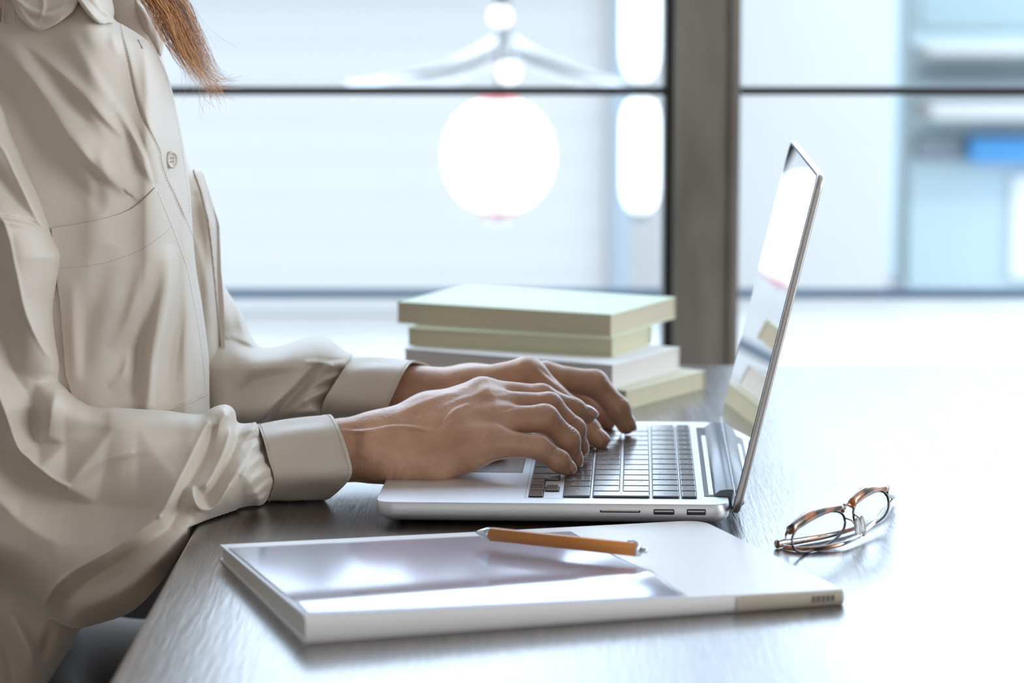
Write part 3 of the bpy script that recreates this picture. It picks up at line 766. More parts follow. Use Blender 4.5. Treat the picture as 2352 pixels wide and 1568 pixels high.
def tin_fn(pts, lines, outline, blur=5.0, step=4.0):
    """height field (mm) through picked crease points: planar facets between the creases, softened a little"""
    from mathutils.geometry import delaunay_2d_cdt
    V = []; E = []
    def add(q): V.append(q); return len(V) - 1
    for ln in lines:
        prev = None
        for q in catmull(ln, 5):
            i = add(q)
            if prev is not None: E.append((prev, i))
            prev = i
    for q in pts: add(q)
    for q in catmull(outline, 2, True): add((q[0], q[1], 0.0))
    vo, eo, fo, ov, oe, of = delaunay_2d_cdt([Vector((q[0], q[1])) for q in V], E, [], 0, 1e-3)
    hz = [np.mean([V[k][2] for k in ov[i]]) if ov[i] else None for i in range(len(vo))]
    for i in range(len(vo)):
        if hz[i] is None:   # point made by crossing lines
            d = sorted((math.hypot(vo[i][0] - q[0], vo[i][1] - q[1]), q[2]) for q in V)[:2]; hz[i] = (d[0][1] + d[1][1]) / 2
    xs = [q[0] for q in vo]; ys = [q[1] for q in vo]
    gx = np.arange(min(xs) - 40, max(xs) + 40, step); gy = np.arange(min(ys) - 40, max(ys) + 40, step)
    X, Y = np.meshgrid(gx, gy); H = np.zeros(X.shape)
    for t in fo:
        a, b, c = [vo[k] for k in t[:3]]; ha, hb, hc_ = [hz[k] for k in t[:3]]
        det = (b[0] - a[0]) * (c[1] - a[1]) - (c[0] - a[0]) * (b[1] - a[1])
        if abs(det) < 1e-9: continue
        i0 = max(int((min(a[0], b[0], c[0]) - gx[0]) / step), 0); i1 = int((max(a[0], b[0], c[0]) - gx[0]) / step) + 2
        j0 = max(int((min(a[1], b[1], c[1]) - gy[0]) / step), 0); j1 = int((max(a[1], b[1], c[1]) - gy[0]) / step) + 2
        x = X[j0:j1, i0:i1]; y = Y[j0:j1, i0:i1]
        u = ((x - a[0]) * (c[1] - a[1]) - (c[0] - a[0]) * (y - a[1])) / det; w = ((b[0] - a[0]) * (y - a[1]) - (x - a[0]) * (b[1] - a[1])) / det
        m_ = (u >= -1e-6) & (w >= -1e-6) & (u + w <= 1 + 1e-6)
        H[j0:j1, i0:i1][m_] = (ha + (hb - ha) * u + (hc_ - ha) * w)[m_]
    k = np.exp(-0.5 * (np.arange(-8, 9) * step / blur) ** 2); k /= k.sum()
    H = np.apply_along_axis(lambda r_: np.convolve(r_, k, 'same'), 0, H); H = np.apply_along_axis(lambda r_: np.convolve(r_, k, 'same'), 1, H)
    def f(Xq, Yq):
        fx = np.clip((Xq - gx[0]) / step, 0, len(gx) - 1.001); fy = np.clip((Yq - gy[0]) / step, 0, len(gy) - 1.001)
        i = fx.astype(int); j = fy.astype(int); u = fx - i; w = fy - j
        return (H[j, i] * (1 - u) + H[j, i + 1] * u) * (1 - w) + (H[j + 1, i] * (1 - u) + H[j + 1, i + 1] * u) * w
    return f

def bilin(gx, gy, Z):
    """interpolating function of a small control grid (pixel coordinates -> metres), smooth"""
    gx = np.array(gx, float); gy = np.array(gy, float); Z = np.array(Z, float)
    def f(X, Y):
        i = np.clip(np.searchsorted(gx, X) - 1, 0, len(gx) - 2); j = np.clip(np.searchsorted(gy, Y) - 1, 0, len(gy) - 2)
        u = np.clip((X - gx[i]) / (gx[i + 1] - gx[i]), 0, 1); v = np.clip((Y - gy[j]) / (gy[j + 1] - gy[j]), 0, 1)
        u = u * u * (3 - 2 * u); v = v * v * (3 - 2 * v)
        return (Z[j, i] * (1 - u) + Z[j, i + 1] * u) * (1 - v) + (Z[j + 1, i] * (1 - u) + Z[j + 1, i + 1] * u) * v
    return f

def smooth_noise(X, Y, sc, seed=0):
    r = np.random.RandomState(seed); out = np.zeros(X.shape)
    for k in range(7):
        a = r.rand() * 6.28; f = (0.6 + r.rand()) / sc; ph = r.rand() * 6.28
        out += np.sin((X * math.cos(a) + Y * math.sin(a)) * f * 6.28 + ph + 0.7 * np.sin((X * math.sin(a) - Y * math.cos(a)) * f * 4 + ph * 2))
    return out / 7

GAIN = 1.35
def sheet(name, outline, Yc, T, R, strokes, mat, parent, back=None, step=3.5, outline_smooth=4, rim=0.0, table_clamp=True, surf=None, wob=0.3, wobsc=130, tin=None):
    """cloth volume: near surface modelled in relief, far surface plain, closed along the outline.
    T front swell (m), R roll-off distance of the edge (px), rim = minimum half-thickness at the edge (m)"""
    P = np.array(catmull(outline, outline_smooth, True)) if outline_smooth else np.array(outline, float)
    x0, y0 = P.min(0) - step * 2; x1, y1 = P.max(0) + step * 2
    gx = np.arange(x0, x1, step); gy = np.arange(y0, y1, step)
    X, Y = np.meshgrid(gx, gy)
    D, ins, QX, QY = seg_dist(X, Y, P)
    n0, n1 = X.shape
    cell = ins[:-1, :-1] | ins[1:, :-1] | ins[:-1, 1:] | ins[1:, 1:]
    cnt = ins[:-1, :-1].astype(int) + ins[1:, :-1] + ins[:-1, 1:] + ins[1:, 1:]
    cell = cnt >= 2
    used = np.zeros(X.shape, bool)
    used[:-1, :-1] |= cell; used[1:, :-1] |= cell; used[:-1, 1:] |= cell; used[1:, 1:] |= cell
    # boundary vertices of the used region snap onto the outline
    full = np.zeros((n0 + 1, n1 + 1), bool); full[1:-1, 1:-1] = cell
    vin = full[:-1, :-1] & full[1:, :-1] & full[:-1, 1:] & full[1:, 1:]
    bd = used & ~vin
    X = np.where(bd, QX, X); Y = np.where(bd, QY, Y); Dd = np.where(bd, 0, np.where(ins, D, 0))
    tt_ = np.clip(Dd / R, 0, 1); prof = np.sqrt(1 - (1 - tt_) ** 2)
    tb_ = np.clip(Dd / (R * 0.35), 0, 1); fade = np.sqrt(1 - (1 - tb_) ** 2)
    yc = Yc(X, Y) if callable(Yc) else np.full(X.shape, Yc)
    h = strokes_sum(X, Y, strokes, GAIN) * 0.001 + (tin(X, Y) * 0.001 if tin else 0) + wob * 0.001 * smooth_noise(X, Y, wobsc, len(name) + len(strokes))
    if surf is not None: yf = surf(X, Y)
    else: yf = yc - rim - T * prof - h * fade
    yb = yc + rim + (back if back is not None else T) * prof
    Vf = at_np(X, Y, yf); Vb = at_np(X, Y, yb)
    idx = -np.ones(X.shape, int); idx[used] = np.arange(used.sum())
    nv = used.sum()
    vf = Vf[used]; vb = Vb[used]
    V = np.concatenate([vf, vb])
    if table_clamp:
        over = (V[:, 0] > TE - 0.004) & (V[:, 2] < 0.0012) & (V[:, 2] > -0.20)
        V[over, 2] = 0.0012
    c = np.argwhere(cell); a = idx[c[:, 0], c[:, 1]]; b = idx[c[:, 0], c[:, 1] + 1]; d = idx[c[:, 0] + 1, c[:, 1] + 1]; e = idx[c[:, 0] + 1, c[:, 1]]
    Ff = np.stack([a, e, d, b], 1); Fb = np.stack([a, b, d, e], 1) + nv
    faces = np.concatenate([Ff, Fb])
    # border edges -> side wall
    from collections import Counter
    E = np.concatenate([Ff[:, [0, 1]], Ff[:, [1, 2]], Ff[:, [2, 3]], Ff[:, [3, 0]]])
    key_ = E.min(1).astype(np.int64) * (nv + 1) + E.max(1)
    uq, inv, ct = np.unique(key_, return_inverse=True, return_counts=True)
    be = E[ct[inv] == 1]
    side = np.stack([be[:, 1], be[:, 0], be[:, 0] + nv, be[:, 1] + nv], 1)
    faces = np.concatenate([faces, side])
    me = bpy.data.meshes.new(name)
    me.vertices.add(len(V)); me.vertices.foreach_set('co', V.astype(np.float32).ravel())
    me.loops.add(faces.size); me.loops.foreach_set('vertex_index', faces.astype(np.int32).ravel())
    me.polygons.add(len(faces)); me.polygons.foreach_set('loop_start', np.arange(0, faces.size, 4, dtype=np.int32))
    me.polygons.foreach_set('loop_total', np.full(len(faces), 4, np.int32))
    me.update(calc_edges=True); me.validate()
    me.polygons.foreach_set('use_smooth', [True] * len(me.polygons)); me.materials.append(mat)
    o = bpy.data.objects.new(name, me); COL.objects.link(o)
    if parent: pchild(o, parent)
    def front(Xq, Yq):
        D, ins, _, _ = seg_dist(Xq, Yq, P); Dd = np.where(ins, D, 0)
        pr = np.sqrt(1 - (1 - np.clip(Dd / R, 0, 1)) ** 2); fd = np.sqrt(1 - (1 - np.clip(Dd / (R * .35), 0, 1)) ** 2)
        y = Yc(Xq, Yq) if callable(Yc) else np.full(Xq.shape, Yc)
        hh = strokes_sum(Xq, Yq, strokes, GAIN) * 0.001 + (tin(Xq, Yq) * 0.001 if tin else 0) + wob * 0.001 * smooth_noise(Xq, Yq, wobsc, len(name) + len(strokes))
        return y - rim - T * pr - hh * fd
    return o, front

def stitches(name, lines, front, mat, parent, step=9.0, duty=0.6, rad=0.00016, off=0.00012):
    vs = []; fs = []
    for ln in lines:
        P = np.array(catmull(ln, 12)); d = np.r_[0, np.cumsum(np.hypot(*np.diff(P, axis=0).T))]
        s = 0
        while s + step * duty < d[-1]:
            q = [np.interp([s, s + step * duty], d, P[:, k]) for k in (0, 1)]
            yf = front(q[0], q[1]) - off
            w = at_np(q[0], q[1], yf)
            v_, f_ = tube_data([w[0], w[1]], rad, 4)
            b = len(vs); vs += v_; fs += [tuple(x + b for x in f) for f in f_]
            s += step
    o = mesh(name, vs, fs, mat, None, True); o['kind'] = 'stuff'
    if parent: pchild(o, parent)
    return o

# ---- implicit-surface modelling (round cones blended smoothly, meshed with OpenVDB)
import openvdb as vdb
class Field:
    def __init__(s, lo, hi, h):
        s.lo = np.array(lo, float); s.h = h; s.n = np.ceil((np.array(hi) - s.lo) / h).astype(int) + 1
        s.ax = [s.lo[i] + h * np.arange(s.n[i]) for i in range(3)]
        s.far = 0.05
    def new(s): return np.full(s.n, s.far, np.float32)
    def cone(s, D, a, b, ra, rb, k, sc=None, pad=None):
        """smooth-union a round cone into D"""
        a = np.array(a, float); b = np.array(b, float); m = max(ra, rb) + k * 1.5 + 3 * s.h
        lo = np.minimum(a, b) - m; hi = np.maximum(a, b) + m
        i0 = np.clip(((lo - s.lo) / s.h).astype(int), 0, s.n); i1 = np.clip(((hi - s.lo) / s.h).astype(int) + 2, 0, s.n)
        if (i1 <= i0).any(): return
        sl = tuple(slice(i0[i], i1[i]) for i in range(3))
        x = s.ax[0][sl[0]][:, None, None] - a[0]; y = s.ax[1][sl[1]][None, :, None] - a[1]; z = s.ax[2][sl[2]][None, None, :] - a[2]
        ab = b - a; L2 = (ab ** 2).sum() + 1e-12
        t = np.clip((x * ab[0] + y * ab[1] + z * ab[2]) / L2, 0, 1)
        d = np.sqrt((x - t * ab[0]) ** 2 + (y - t * ab[1]) ** 2 + (z - t * ab[2]) ** 2) - (ra + (rb - ra) * t)
        D[sl] = s.smin(D[sl], d.astype(np.float32), k)
    @staticmethod
    def smin(a, b, k):
        if k <= 0: return np.minimum(a, b)
        h = np.maximum(k - np.abs(a - b), 0) / k
        return np.minimum(a, b) - h * h * k * 0.25
    def mesh_data(s, D, adapt=0.0):
        g = vdb.FloatGrid(background=float(s.far)); g.copyFromArray(D)
        pts, quads = g.convertToQuads(isovalue=0.0) if adapt == 0 else (None, None)
        P = np.array(pts, float) * s.h + s.lo
        return P, np.array(quads)
def chain(fl, D, pts, k):
    for (a, b) in zip(pts[:-1], pts[1:]):
        fl.cone(D, a[0], b[0], a[1], b[1], k)
def J(px, py, Y, r): return (np.array(at(px, py, Y)), r / 1000.0)

def build_hand(palm, fingers, extra, lo_hi, h=0.0008, kp=0.010, kf=0.0065):
    fl = Field(lo_hi[0], lo_hi[1], h)
    Pm = fl.new()
    for seg in palm: chain(fl, Pm, seg, kp)
    for seg in extra: chain(fl, Pm, seg, 0.006)
    out = Pm
    res = None
    for fg in fingers:
        Fg = fl.new(); chain(fl, Fg, fg, 0.0045)
        for w in (1, 2):   # joint swelling
            p_, r_ = fg[w]
            fl.cone(Fg, p_, p_, r_ * 1.02, r_ * 1.02, 0.002)
        cur = Field.smin(Pm, Fg, kf)
        res = cur if res is None else Field.smin(res, cur, 0.0012)
    return fl.mesh_data(res)
def lap_smooth(P, Q, it=2, lam=0.5):
    E = np.concatenate([Q[:, [0, 1]], Q[:, [1, 2]], Q[:, [2, 3]], Q[:, [3, 0]]])
    n = len(P)
    for _ in range(it):
        acc = np.zeros_like(P); c = np.zeros(n)
        for k in range(3): acc[:, k] = np.bincount(E[:, 0], P[E[:, 1], k], n) + np.bincount(E[:, 1], P[E[:, 0], k], n)
        c = np.bincount(E[:, 0], minlength=n) + np.bincount(E[:, 1], minlength=n)
        P = P * (1 - lam) + lam * acc / c[:, None]
    return P
def vnormals(P, Q):
    N = np.zeros_like(P)
    fn = np.cross(P[Q[:, 2]] - P[Q[:, 0]], P[Q[:, 3]] - P[Q[:, 1]])
    for k in range(4):
        for c in range(3): N[:, c] += np.bincount(Q[:, k], fn[:, c], len(P))
    return N / (np.linalg.norm(N, axis=1)[:, None] + 1e-12)
def relief(P, Q, strokes):
    N = vnormals(P, Q); s = -1.0
    C = np.array([0, 0, HC]) - P; C /= np.linalg.norm(C, axis=1)[:, None]
    face = (N * C).sum(1)
    print('facing', face.mean(), (face > 0).mean())
    X, Y = px_of(P)
    H = strokes_sum(X, Y, strokes) * 0.001
    return P + N * (H * np.clip(face * 2.5, 0, 1))[:, None]

# right hand (nearest the camera). fingers: index, middle, ring, little
R_W = J(862, 1028, 1.838, 18.5)
R_idx = [J(1108, 906, 1.874, 10.5), J(1244, 913, 1.888, 8.4), J(1316, 941, 1.899, 7.4), J(1348, 953, 1.904, 6.0)]
R_mid = [J(1122, 934, 1.860, 11), J(1261, 933, 1.866, 8.6), J(1318, 986, 1.876, 7.4), J(1330, 1027, 1.884, 6.2)]
R_rng = [J(1134, 968, 1.846, 10.5), J(1251, 961, 1.846, 8.7), J(1304, 1010, 1.851, 7.6), J(1316, 1053, 1.857, 6.3)]
R_lit = [J(1140, 1016, 1.832, 9.5), J(1236, 1026, 1.829, 7.3), J(1284, 1058, 1.830, 6.5), J(1301, 1073, 1.832, 5.5)]
R_thm = [J(960, 1020, 1.858, 13), J(1040, 1000, 1.884, 11), J(1100, 1008, 1.898, 9.2), J(1148, 1022, 1.902, 7.8)]
wrist = R_W
palm = [[J(560, 1062, 1.842, 16), J(720, 1042, 1.838, 17), wrist],
        [J(790, 1032, 1.836, 18.0), J(862, 1026, 1.838, 17.5)],
        [J(870, 1012, 1.845, 16), J(985, 957, 1.862, 13.5), R_idx[0]],
        [J(865, 1018, 1.838, 16), J(990, 968, 1.850, 14.5), R_mid[0]],
        [J(870, 1030, 1.836, 16), J(1000, 1000, 1.840, 14.5), R_rng[0]],
        [J(865, 1040, 1.836, 15.5), J(930, 1058, 1.834, 13.0), J(1000, 1056, 1.832, 13.0), J(1075, 1030, 1.832, 12.0), R_lit[0]],
        [J(880, 1032, 1.850, 16), R_thm[0]]]
extra = [[J(1000, 1010, 1.862, 14), J(1110, 965, 1.868, 9)], [J(930, 1020, 1.85, 16), J(1040, 1005, 1.85, 13)],
         [J(1135, 1000, 1.842, 8), J(1155, 960, 1.852, 7.5), J(1140, 925, 1.868, 7.5)]]
cs = np.array([p for c in palm + [R_idx, R_mid, R_rng, R_lit, R_thm] for p, r in c])
RP, RQ = build_hand(palm, [R_idx, R_mid, R_rng, R_lit, R_thm], extra, (cs.min(0) - .03, cs.max(0) + .02))
RP = lap_smooth(RP, RQ, 3)
hs = [  # veins, tendons, knuckles
    R_([(786, 990, .3), (840, 993), (900, 982), (960, 984), (990, 989), (1008, 984), (1024, 966), (1044, 945), (1075, 930, .3)], 1.7, 5),
    R_([(850, 1002, 0), (885, 1014), (930, 1018, 0)], 0.5, 9),
    R_([(900, 955, .2), (960, 930), (1030, 905), (1090, 885, .5)], 0.7, 8), R_([(960, 955, .1), (1040, 925), (1100, 905, .4)], 0.8, 7),
    R_([(905, 968, 0), (985, 945), (1060, 915, 0)], -0.8, 8),
    R_([(1090, 992, .2), (1130, 978, .8), (1160, 972, 0)], 0.6, 10), R_([(1010, 1000, 0), (1080, 985), (1130, 972, .3)], 0.35, 10),
    R_([(1095, 882), (1118, 890)], 1.0, 14), R_([(1108, 905), (1130, 912)], 0.9, 12),
    R_([(832, 1040, .6), (842, 1000)], 1.2, 16), R_([(865, 1095, 0), (872, 1040, .6), (868, 1000, 0)], -0.6, 14),
    R_([(900, 1100, 1), (905, 1085, .6), (903, 1065, 0)], -0.35, 4), R_([(918, 1103, 1), (925, 1075, .0)], -0.3, 3.5),
    R_([(1135, 1020, .3), (1180, 1005, 1), (1194, 1000, .2)], -0.5, 5), R_([(1140, 945, .3), (1165, 938, 1), (1185, 936, .3)], -0.6, 5), R_([(1135, 905, .3), (1160, 900, 1)], -0.5, 5),
]
def knuckle(cx, cy, L, ang, n=4, amp=-0.28, sp=6, w=2.0, bend=5):
    amp *= 2.1
    ca, sa = math.cos(ang), math.sin(ang)  # finger direction
    for i in range(n):
        o = (i - (n - 1) / 2) * sp
        pts = []
        for t in (-1, -.5, 0, .5, 1):
            b = (1 - t * t) * bend * (1 if o >= 0 else -1) * abs(o) / (sp * n / 2)
            pts.append((cx + ca * (o + b) - sa * L * t, cy + sa * (o + b) + ca * L * t, 1 - .8 * abs(t)))
        hs.append(R_(pts, amp, w))
knuckle(1228, 1014, 16, 0.1, 7, -0.32, 5.5, 1.9); knuckle(1283, 1040, 13, 0.7, 4, -0.25, 5, 1.8)
knuckle(1252, 940, 13, 0.25, 6, -0.25, 5, 1.9); knuckle(1316, 985, 12, 1.1, 4, -0.22, 5, 1.8)
knuckle(1256, 908, 9, 0.3, 7, -0.28, 5, 1.9); knuckle(1322, 965, 9, 1.0, 3, -0.2, 5, 1.8)
knuckle(1238, 888, 8, 0.25, 7, -0.28, 5, 1.9); knuckle(1322, 925, 10, 0.55, 5, -0.3, 5, 1.9)
for i in range(9):
    x = 1010 + i * 22; hs.append(R_([(x, 1070 - i * 7, 0), (x + 16, 1084 - i * 7, 1), (x + 26, 1092 - i * 7, .4)], -0.16, 3))
for i in range(6):
    x = 940 + i * 26; hs.append(R_([(x, 1062, 0), (x + 5, 1080, 1), (x + 6, 1096, .5)], -0.14, 3))
RP = relief(RP, RQ, hs)

# left hand (far side)
L_idx = [J(1212, 863, 1.958, 12), J(1310, 942, 1.953, 8.4), J(1352, 986, 1.943, 7.4), J(1379, 1012, 1.936, 6.2)]
L_mid = [J(1252, 868, 1.980, 10.5), J(1366, 880, 1.988, 8.8), J(1420, 939, 1.986, 8.0), J(1438, 976, 1.985, 6.6)]
L_rng = [J(1262, 882, 2.003, 10), J(1340, 928, 2.012, 8), J(1375, 951, 2.012, 7), J(1396, 969, 2.012, 5.8)]
L_lit = [J(1258, 900, 2.022, 9), J(1318, 945, 2.03, 7), J(1348, 962, 2.03, 6.2), J(1366, 972, 2.03, 5.4)]
L_thm = [J(1040, 930, 1.952, 12.5), J(1130, 948, 1.930, 11), J(1190, 962, 1.927, 9), J(1232, 968, 1.928, 7.6)]
palmL = [[J(700, 895, 1.965, 17), J(840, 900, 1.965, 16), J(940, 905, 1.965, 15.5)],
         [J(935, 900, 1.962, 14.5), J(1080, 893, 1.96, 13.0), L_idx[0]],
         [J(935, 902, 1.970, 14.5), J(1080, 890, 1.975, 13.5), L_mid[0]],
         [J(935, 905, 1.974, 14), J(1090, 898, 1.99, 13), L_rng[0]],
         [J(935, 908, 1.978, 14), J(1090, 912, 2.0, 12), L_lit[0]],
         [J(940, 915, 1.96, 14.5), L_thm[0]]]
extraL = [[J(1040, 915, 1.96, 14), J(1200, 895, 1.968, 9)], [J(1000, 912, 1.975, 14), J(1120, 905, 1.985, 11)]]
cs = np.array([p for c in palmL + [L_idx, L_mid, L_rng, L_lit, L_thm] for p, r in c])
LP, LQ = build_hand(palmL, [L_idx, L_mid, L_rng, L_lit, L_thm], extraL, (cs.min(0) - .03, cs.max(0) + .02), h=0.0009)
LP = lap_smooth(LP, LQ, 3)
hs = [R_([(1205, 838), (1216, 842)], 1.6, 16), R_([(1060, 880, .1), (1130, 860), (1190, 843, .5)], 0.9, 10), R_([(1100, 868, 0), (1160, 870), (1200, 868, 0)], -0.5, 12),
      R_([(1232, 838, 0), (1262, 862, 1), (1290, 884, .3)], -0.9, 5)]
knuckle(1325, 912, 11, 0.75, 6, -0.28, 5, 1.9); knuckle(1372, 985, 10, 0.9, 4, -0.25, 5, 1.9); knuckle(1380, 862, 8, 0.6, 5, -0.2, 5, 2)
knuckle(1436, 925, 9, 1.1, 4, -0.2, 5, 2)
hs.append(R_([(1362, 905, 1), (1368, 885, .3)], -0.5, 4)); hs.append(R_([(1402, 942, 1), (1418, 928, .3)], -0.5, 4))
LP = relief(LP, LQ, hs)

# neck, chest, arms and head under the clothes: coarser, same mesh
fl = Field((-0.66, 1.62, -0.52), (-0.02, 2.28, 0.80), 0.007)
B = fl.new(); K = 0.03
v = lambda x, y, z: np.array((x, y, z))
fl.cone(B, v(-.42, 1.95, -.44), v(-.40, 1.95, -.10), .105, .095, K)
fl.cone(B, v(-.40, 1.93, .04), v(-.385, 1.93, .20), .085, .085, K); fl.cone(B, v(-.40, 1.97, .04), v(-.385, 1.97, .20), .085, .085, K)
fl.cone(B, v(-.40, 1.84, .22), v(-.40, 2.06, .22), .052, .052, K)
fl.cone(B, v(-.39, 1.95, .24), v(-.365, 1.95, .42), .05, .046, K)
for sy, el, wr in ((1.82, v(-.30, 1.86, -.02), np.array(at(620, 1046, 1.842))), (2.08, v(-.28, 2.03, .01), np.array(at(720, 888, 1.965)))):
    fl.cone(B, v(-.40, sy, .20), el, .046, .034, K); fl.cone(B, el, wr, .032, .014, .012)
# head
fl.cone(B, v(-.375, 1.95, .56), v(-.335, 1.95, .55), .092, .082, K); fl.cone(B, v(-.33, 1.95, .48), v(-.29, 1.95, .455), .05, .032, K)
fl.cone(B, v(-.265, 1.95, .53), v(-.238, 1.95, .505), .012, .011, .012); fl.cone(B, v(-.262, 1.935, .468), v(-.262, 1.965, .468), .010, .010, .008)
for s_ in (-1, 1): fl.cone(B, v(-.355, 1.95 + s_ * .088, .54), v(-.36, 1.95 + s_ * .092, .50), .016, .010, .008)
BP, BQ = fl.mesh_data(B); BP = lap_smooth(BP, BQ, 2)
# thighs and lap go with the trousers; one body mesh
nP = [RP, LP, BP]; off = 0; VV = []; FF = []
for P_, Q_ in ((RP, RQ), (LP, LQ), (BP, BQ)):
    VV.append(P_); FF.append(Q_ + off); off += len(P_)
VV = np.concatenate(VV); FF = np.concatenate(FF)
me = bpy.data.meshes.new('body'); me.vertices.add(len(VV)); me.vertices.foreach_set('co', VV.astype(np.float32).ravel())
me.loops.add(FF.size); me.loops.foreach_set('vertex_index', FF.astype(np.int32).ravel())
me.polygons.add(len(FF)); me.polygons.foreach_set('loop_start', np.arange(0, FF.size, 4, dtype=np.int32)); me.polygons.foreach_set('loop_total', np.full(len(FF), 4, np.int32))
me.update(calc_edges=True); me.validate(); me.polygons.foreach_set('use_smooth', [True] * len(me.polygons)); me.materials.append(M['skin'])
body = bpy.data.objects.new('body', me); COL.objects.link(body); pchild(body)
print('body verts', len(VV))

def nail(c, d, n, L, W, r=None):
    """thin curved plate: centre c, along finger d, outward normal n"""
    c = Vector(c); d = Vector(d).normalized(); n = Vector(n); n = (n - d * n.dot(d)).normalized(); w = d.cross(n)
    vs = []; fs = []; NU, NV = 10, 8
    for lay in (0, 1):
        for i in range(NU + 1):
            u = i / NU
            ww = W * (0.86 + 0.14 * math.sin(math.pi * min(1, u * 1.1))) * (1 if u < .8 else math.sqrt(max(0, 1 - ((u - .8) / .24) ** 2)))
            for j in range(NV + 1):
                s = 2 * j / NV - 1
                th = s * 1.0
                vs.append(c + d * (L * (u - .5)) + w * (ww / 2 * math.sin(th) / math.sin(1.0)) + n * (-(1 - math.cos(th)) * W * .55 - 0.0010 * (2 * u - 1) ** 2 - (0.00045 if lay else 0)))
    m_ = (NU + 1) * (NV + 1)
    for i in range(NU):
        for j in range(NV):
            k = i * (NV + 1) + j
            fs.append((k, k + 1, k + NV + 2, k + NV + 1)); fs.append((m_ + k, m_ + k + NV + 1, m_ + k + NV + 2, m_ + k + 1))
    bd = [j for j in range(NV + 1)] + [i * (NV + 1) + NV for i in range(1, NU + 1)] + [NU * (NV + 1) + j for j in range(NV - 1, -1, -1)] + [i * (NV + 1) for i in range(NU - 1, 0, -1)]
    for q in range(len(bd)):
        x, y = bd[q], bd[(q + 1) % len(bd)]; fs.append((x, m_ + x, m_ + y, y))
    o = mesh('fingernail', vs, fs, M['nail'], None, True); pchild(o, body); return o
def nail_on(fg, nrm, fwd=0.55, L=0.0115, W=0.0095, lift=0.0):
    a, b = Vector(fg[2][0]), Vector(fg[3][0]); d = (b - a).normalized(); n = Vector(nrm); n = (n - d * n.dot(d)).normalized()
    r = fg[3][1]
    c = b + d * (r * fwd - L * .25) + n * (r * 1.0 + .0007 + lift)
    nail(c, d - n * 0.12, n, L, W)
nail_on(R_idx, (.35, -.45, .8), .6, .0125, .0098)
nail_on(R_mid, (.95, -.35, .25), .5)
nail_on(R_rng, (.9, -.5, .2), .5)
nail_on(R_lit, (.62, -.55, .5), .6, .0095, .0078)
nail_on(L_idx, (.75, -.3, .5), .5)
nail_on(L_mid, (.95, -.1, .3), .5, .012, .010)

# ------------------------------------------------------------------ shirt
CT = M['cotton']
def torso_Y():
    return bilin([-160, 60, 200, 330, 420, 480], [-150, 100, 350, 600, 850, 1100, 1700],
      [[1.90, 1.885, 1.885, 1.90, 1.93, 1.95], [1.87, 1.855, 1.850, 1.875, 1.915, 1.94], [1.83, 1.825, 1.825, 1.845, 1.885, 1.91],
       [1.83, 1.82, 1.825, 1.845, 1.875, 1.90], [1.84, 1.835, 1.835, 1.85, 1.875, 1.90], [1.85, 1.845, 1.845, 1.86, 1.89, 1.91], [1.86, 1.86, 1.86, 1.88, 1.90, 1.92]])
T_out = [(-160, -170), (60, -170), (190, -140), (240, -60), (262, 20), (262, 44), (289, 60), (318, 78), (340, 94), (357, 115), (373, 146), (387, 178), (396, 211), (405, 250), (411, 280), (418, 312), (424, 346), (431, 395), (437, 440), (441, 500), (445, 560), (451, 620), (463, 690), (472, 753), (479, 810), (481, 860), (482, 933), (490, 1010), (478, 1100), (430, 1200), (330, 1320), (250, 1400), (184, 1444), (160, 1490), (128, 1540), (95, 1600), (60, 1700), (-160, 1720)]
T_str = [
    R_([(0, 95, .3), (60, 165, 1), (115, 240, 1), (160, 312, 1), (220, 380, 1), (278, 430, .3)], 6, (34, 12)),
    R_([(-20, 150, .5), (60, 260, 1), (120, 350, 1), (180, 430, .8), (240, 490, 0)], -5, (22, 50)),
    R_([(50, 90, 0), (125, 155, 1), (190, 215, 1), (240, 270, .8), (290, 320, 0)], 3.4, (20, 9)),
    R_([(100, 170, 0), (170, 240, 1), (215, 300, .4), (240, 350, 0)], -2.5, 14),
    R_([(150, 60, 0), (200, 150, 1), (250, 230, .8), (300, 290, 0)], 2.2, (16, 20)),
    R_([(270, 250, .2), (300, 300, 1), (330, 360, 1), (352, 412, .3)], 2.8, (14, 10)),
    R_([(290, 250, .0), (318, 310, 1), (342, 370, 1), (356, 420, .6)], -1.6, 7),
    R_([(305, 330, 0), (322, 370, 1), (350, 420, .2)], 1.6, 6),
    R_([(200, 300, 0), (215, 370, 1), (225, 440, .8), (232, 490, 0)], -2.5, 18),
    R_([(255, 60, .2), (262, 100, 1), (275, 130, 0)], 1.5, 10),
    # lower body folds
    R_([(395, 560, 0), (388, 640, 1), (368, 750, 1), (350, 830, 1), (343, 930, .6)], 6.5, (9, 24)),
    R_([(375, 600, 0), (345, 700, 1), (325, 800, 1), (315, 900, .5)], -4, 20),
    R_([(430, 640, 0), (415, 740, 1), (400, 840, .8), (390, 930, 0)], -3, (14, 18)),
    R_([(330, 600, 0), (310, 690, 1), (285, 760, .8), (250, 800, 0)], 2.8, (20, 16)),
    R_([(250, 560, 0), (225, 660, 1), (195, 780, .8), (185, 880, 0)], -4, (30, 30)),
    R_([(440, 700, 0), (450, 800, 1), (455, 900, .4)], 2.2, 10),
    R_([(300, 800, .0), (285, 860, 1), (250, 890, 0)], 2.5, (18, 12)),
    R_([(165, 640, 0), (170, 760, 1), (175, 860, .5)], 3, 16),
    # shirt tail
    R_([(20, 1400, .3), (60, 1480, 1), (95, 1560, 1), (110, 1650, .5)], 5, 18), R_([(-20, 1420, .3), (20, 1500, 1), (40, 1600, 1)], -5, 20),
    R_([(120, 1440, .3), (100, 1500, 1), (80, 1560, 0)], -4, 14),
    R_([(441, 505, .0), (452, 620, .8), (470, 720, 1), (478, 850, 1), (480, 940, 1)], 1.0, 5),
]
def seam_line(pts, amp=-0.5, w=2.2): return R_([(x, y, 1) for x, y in pts], amp, w)
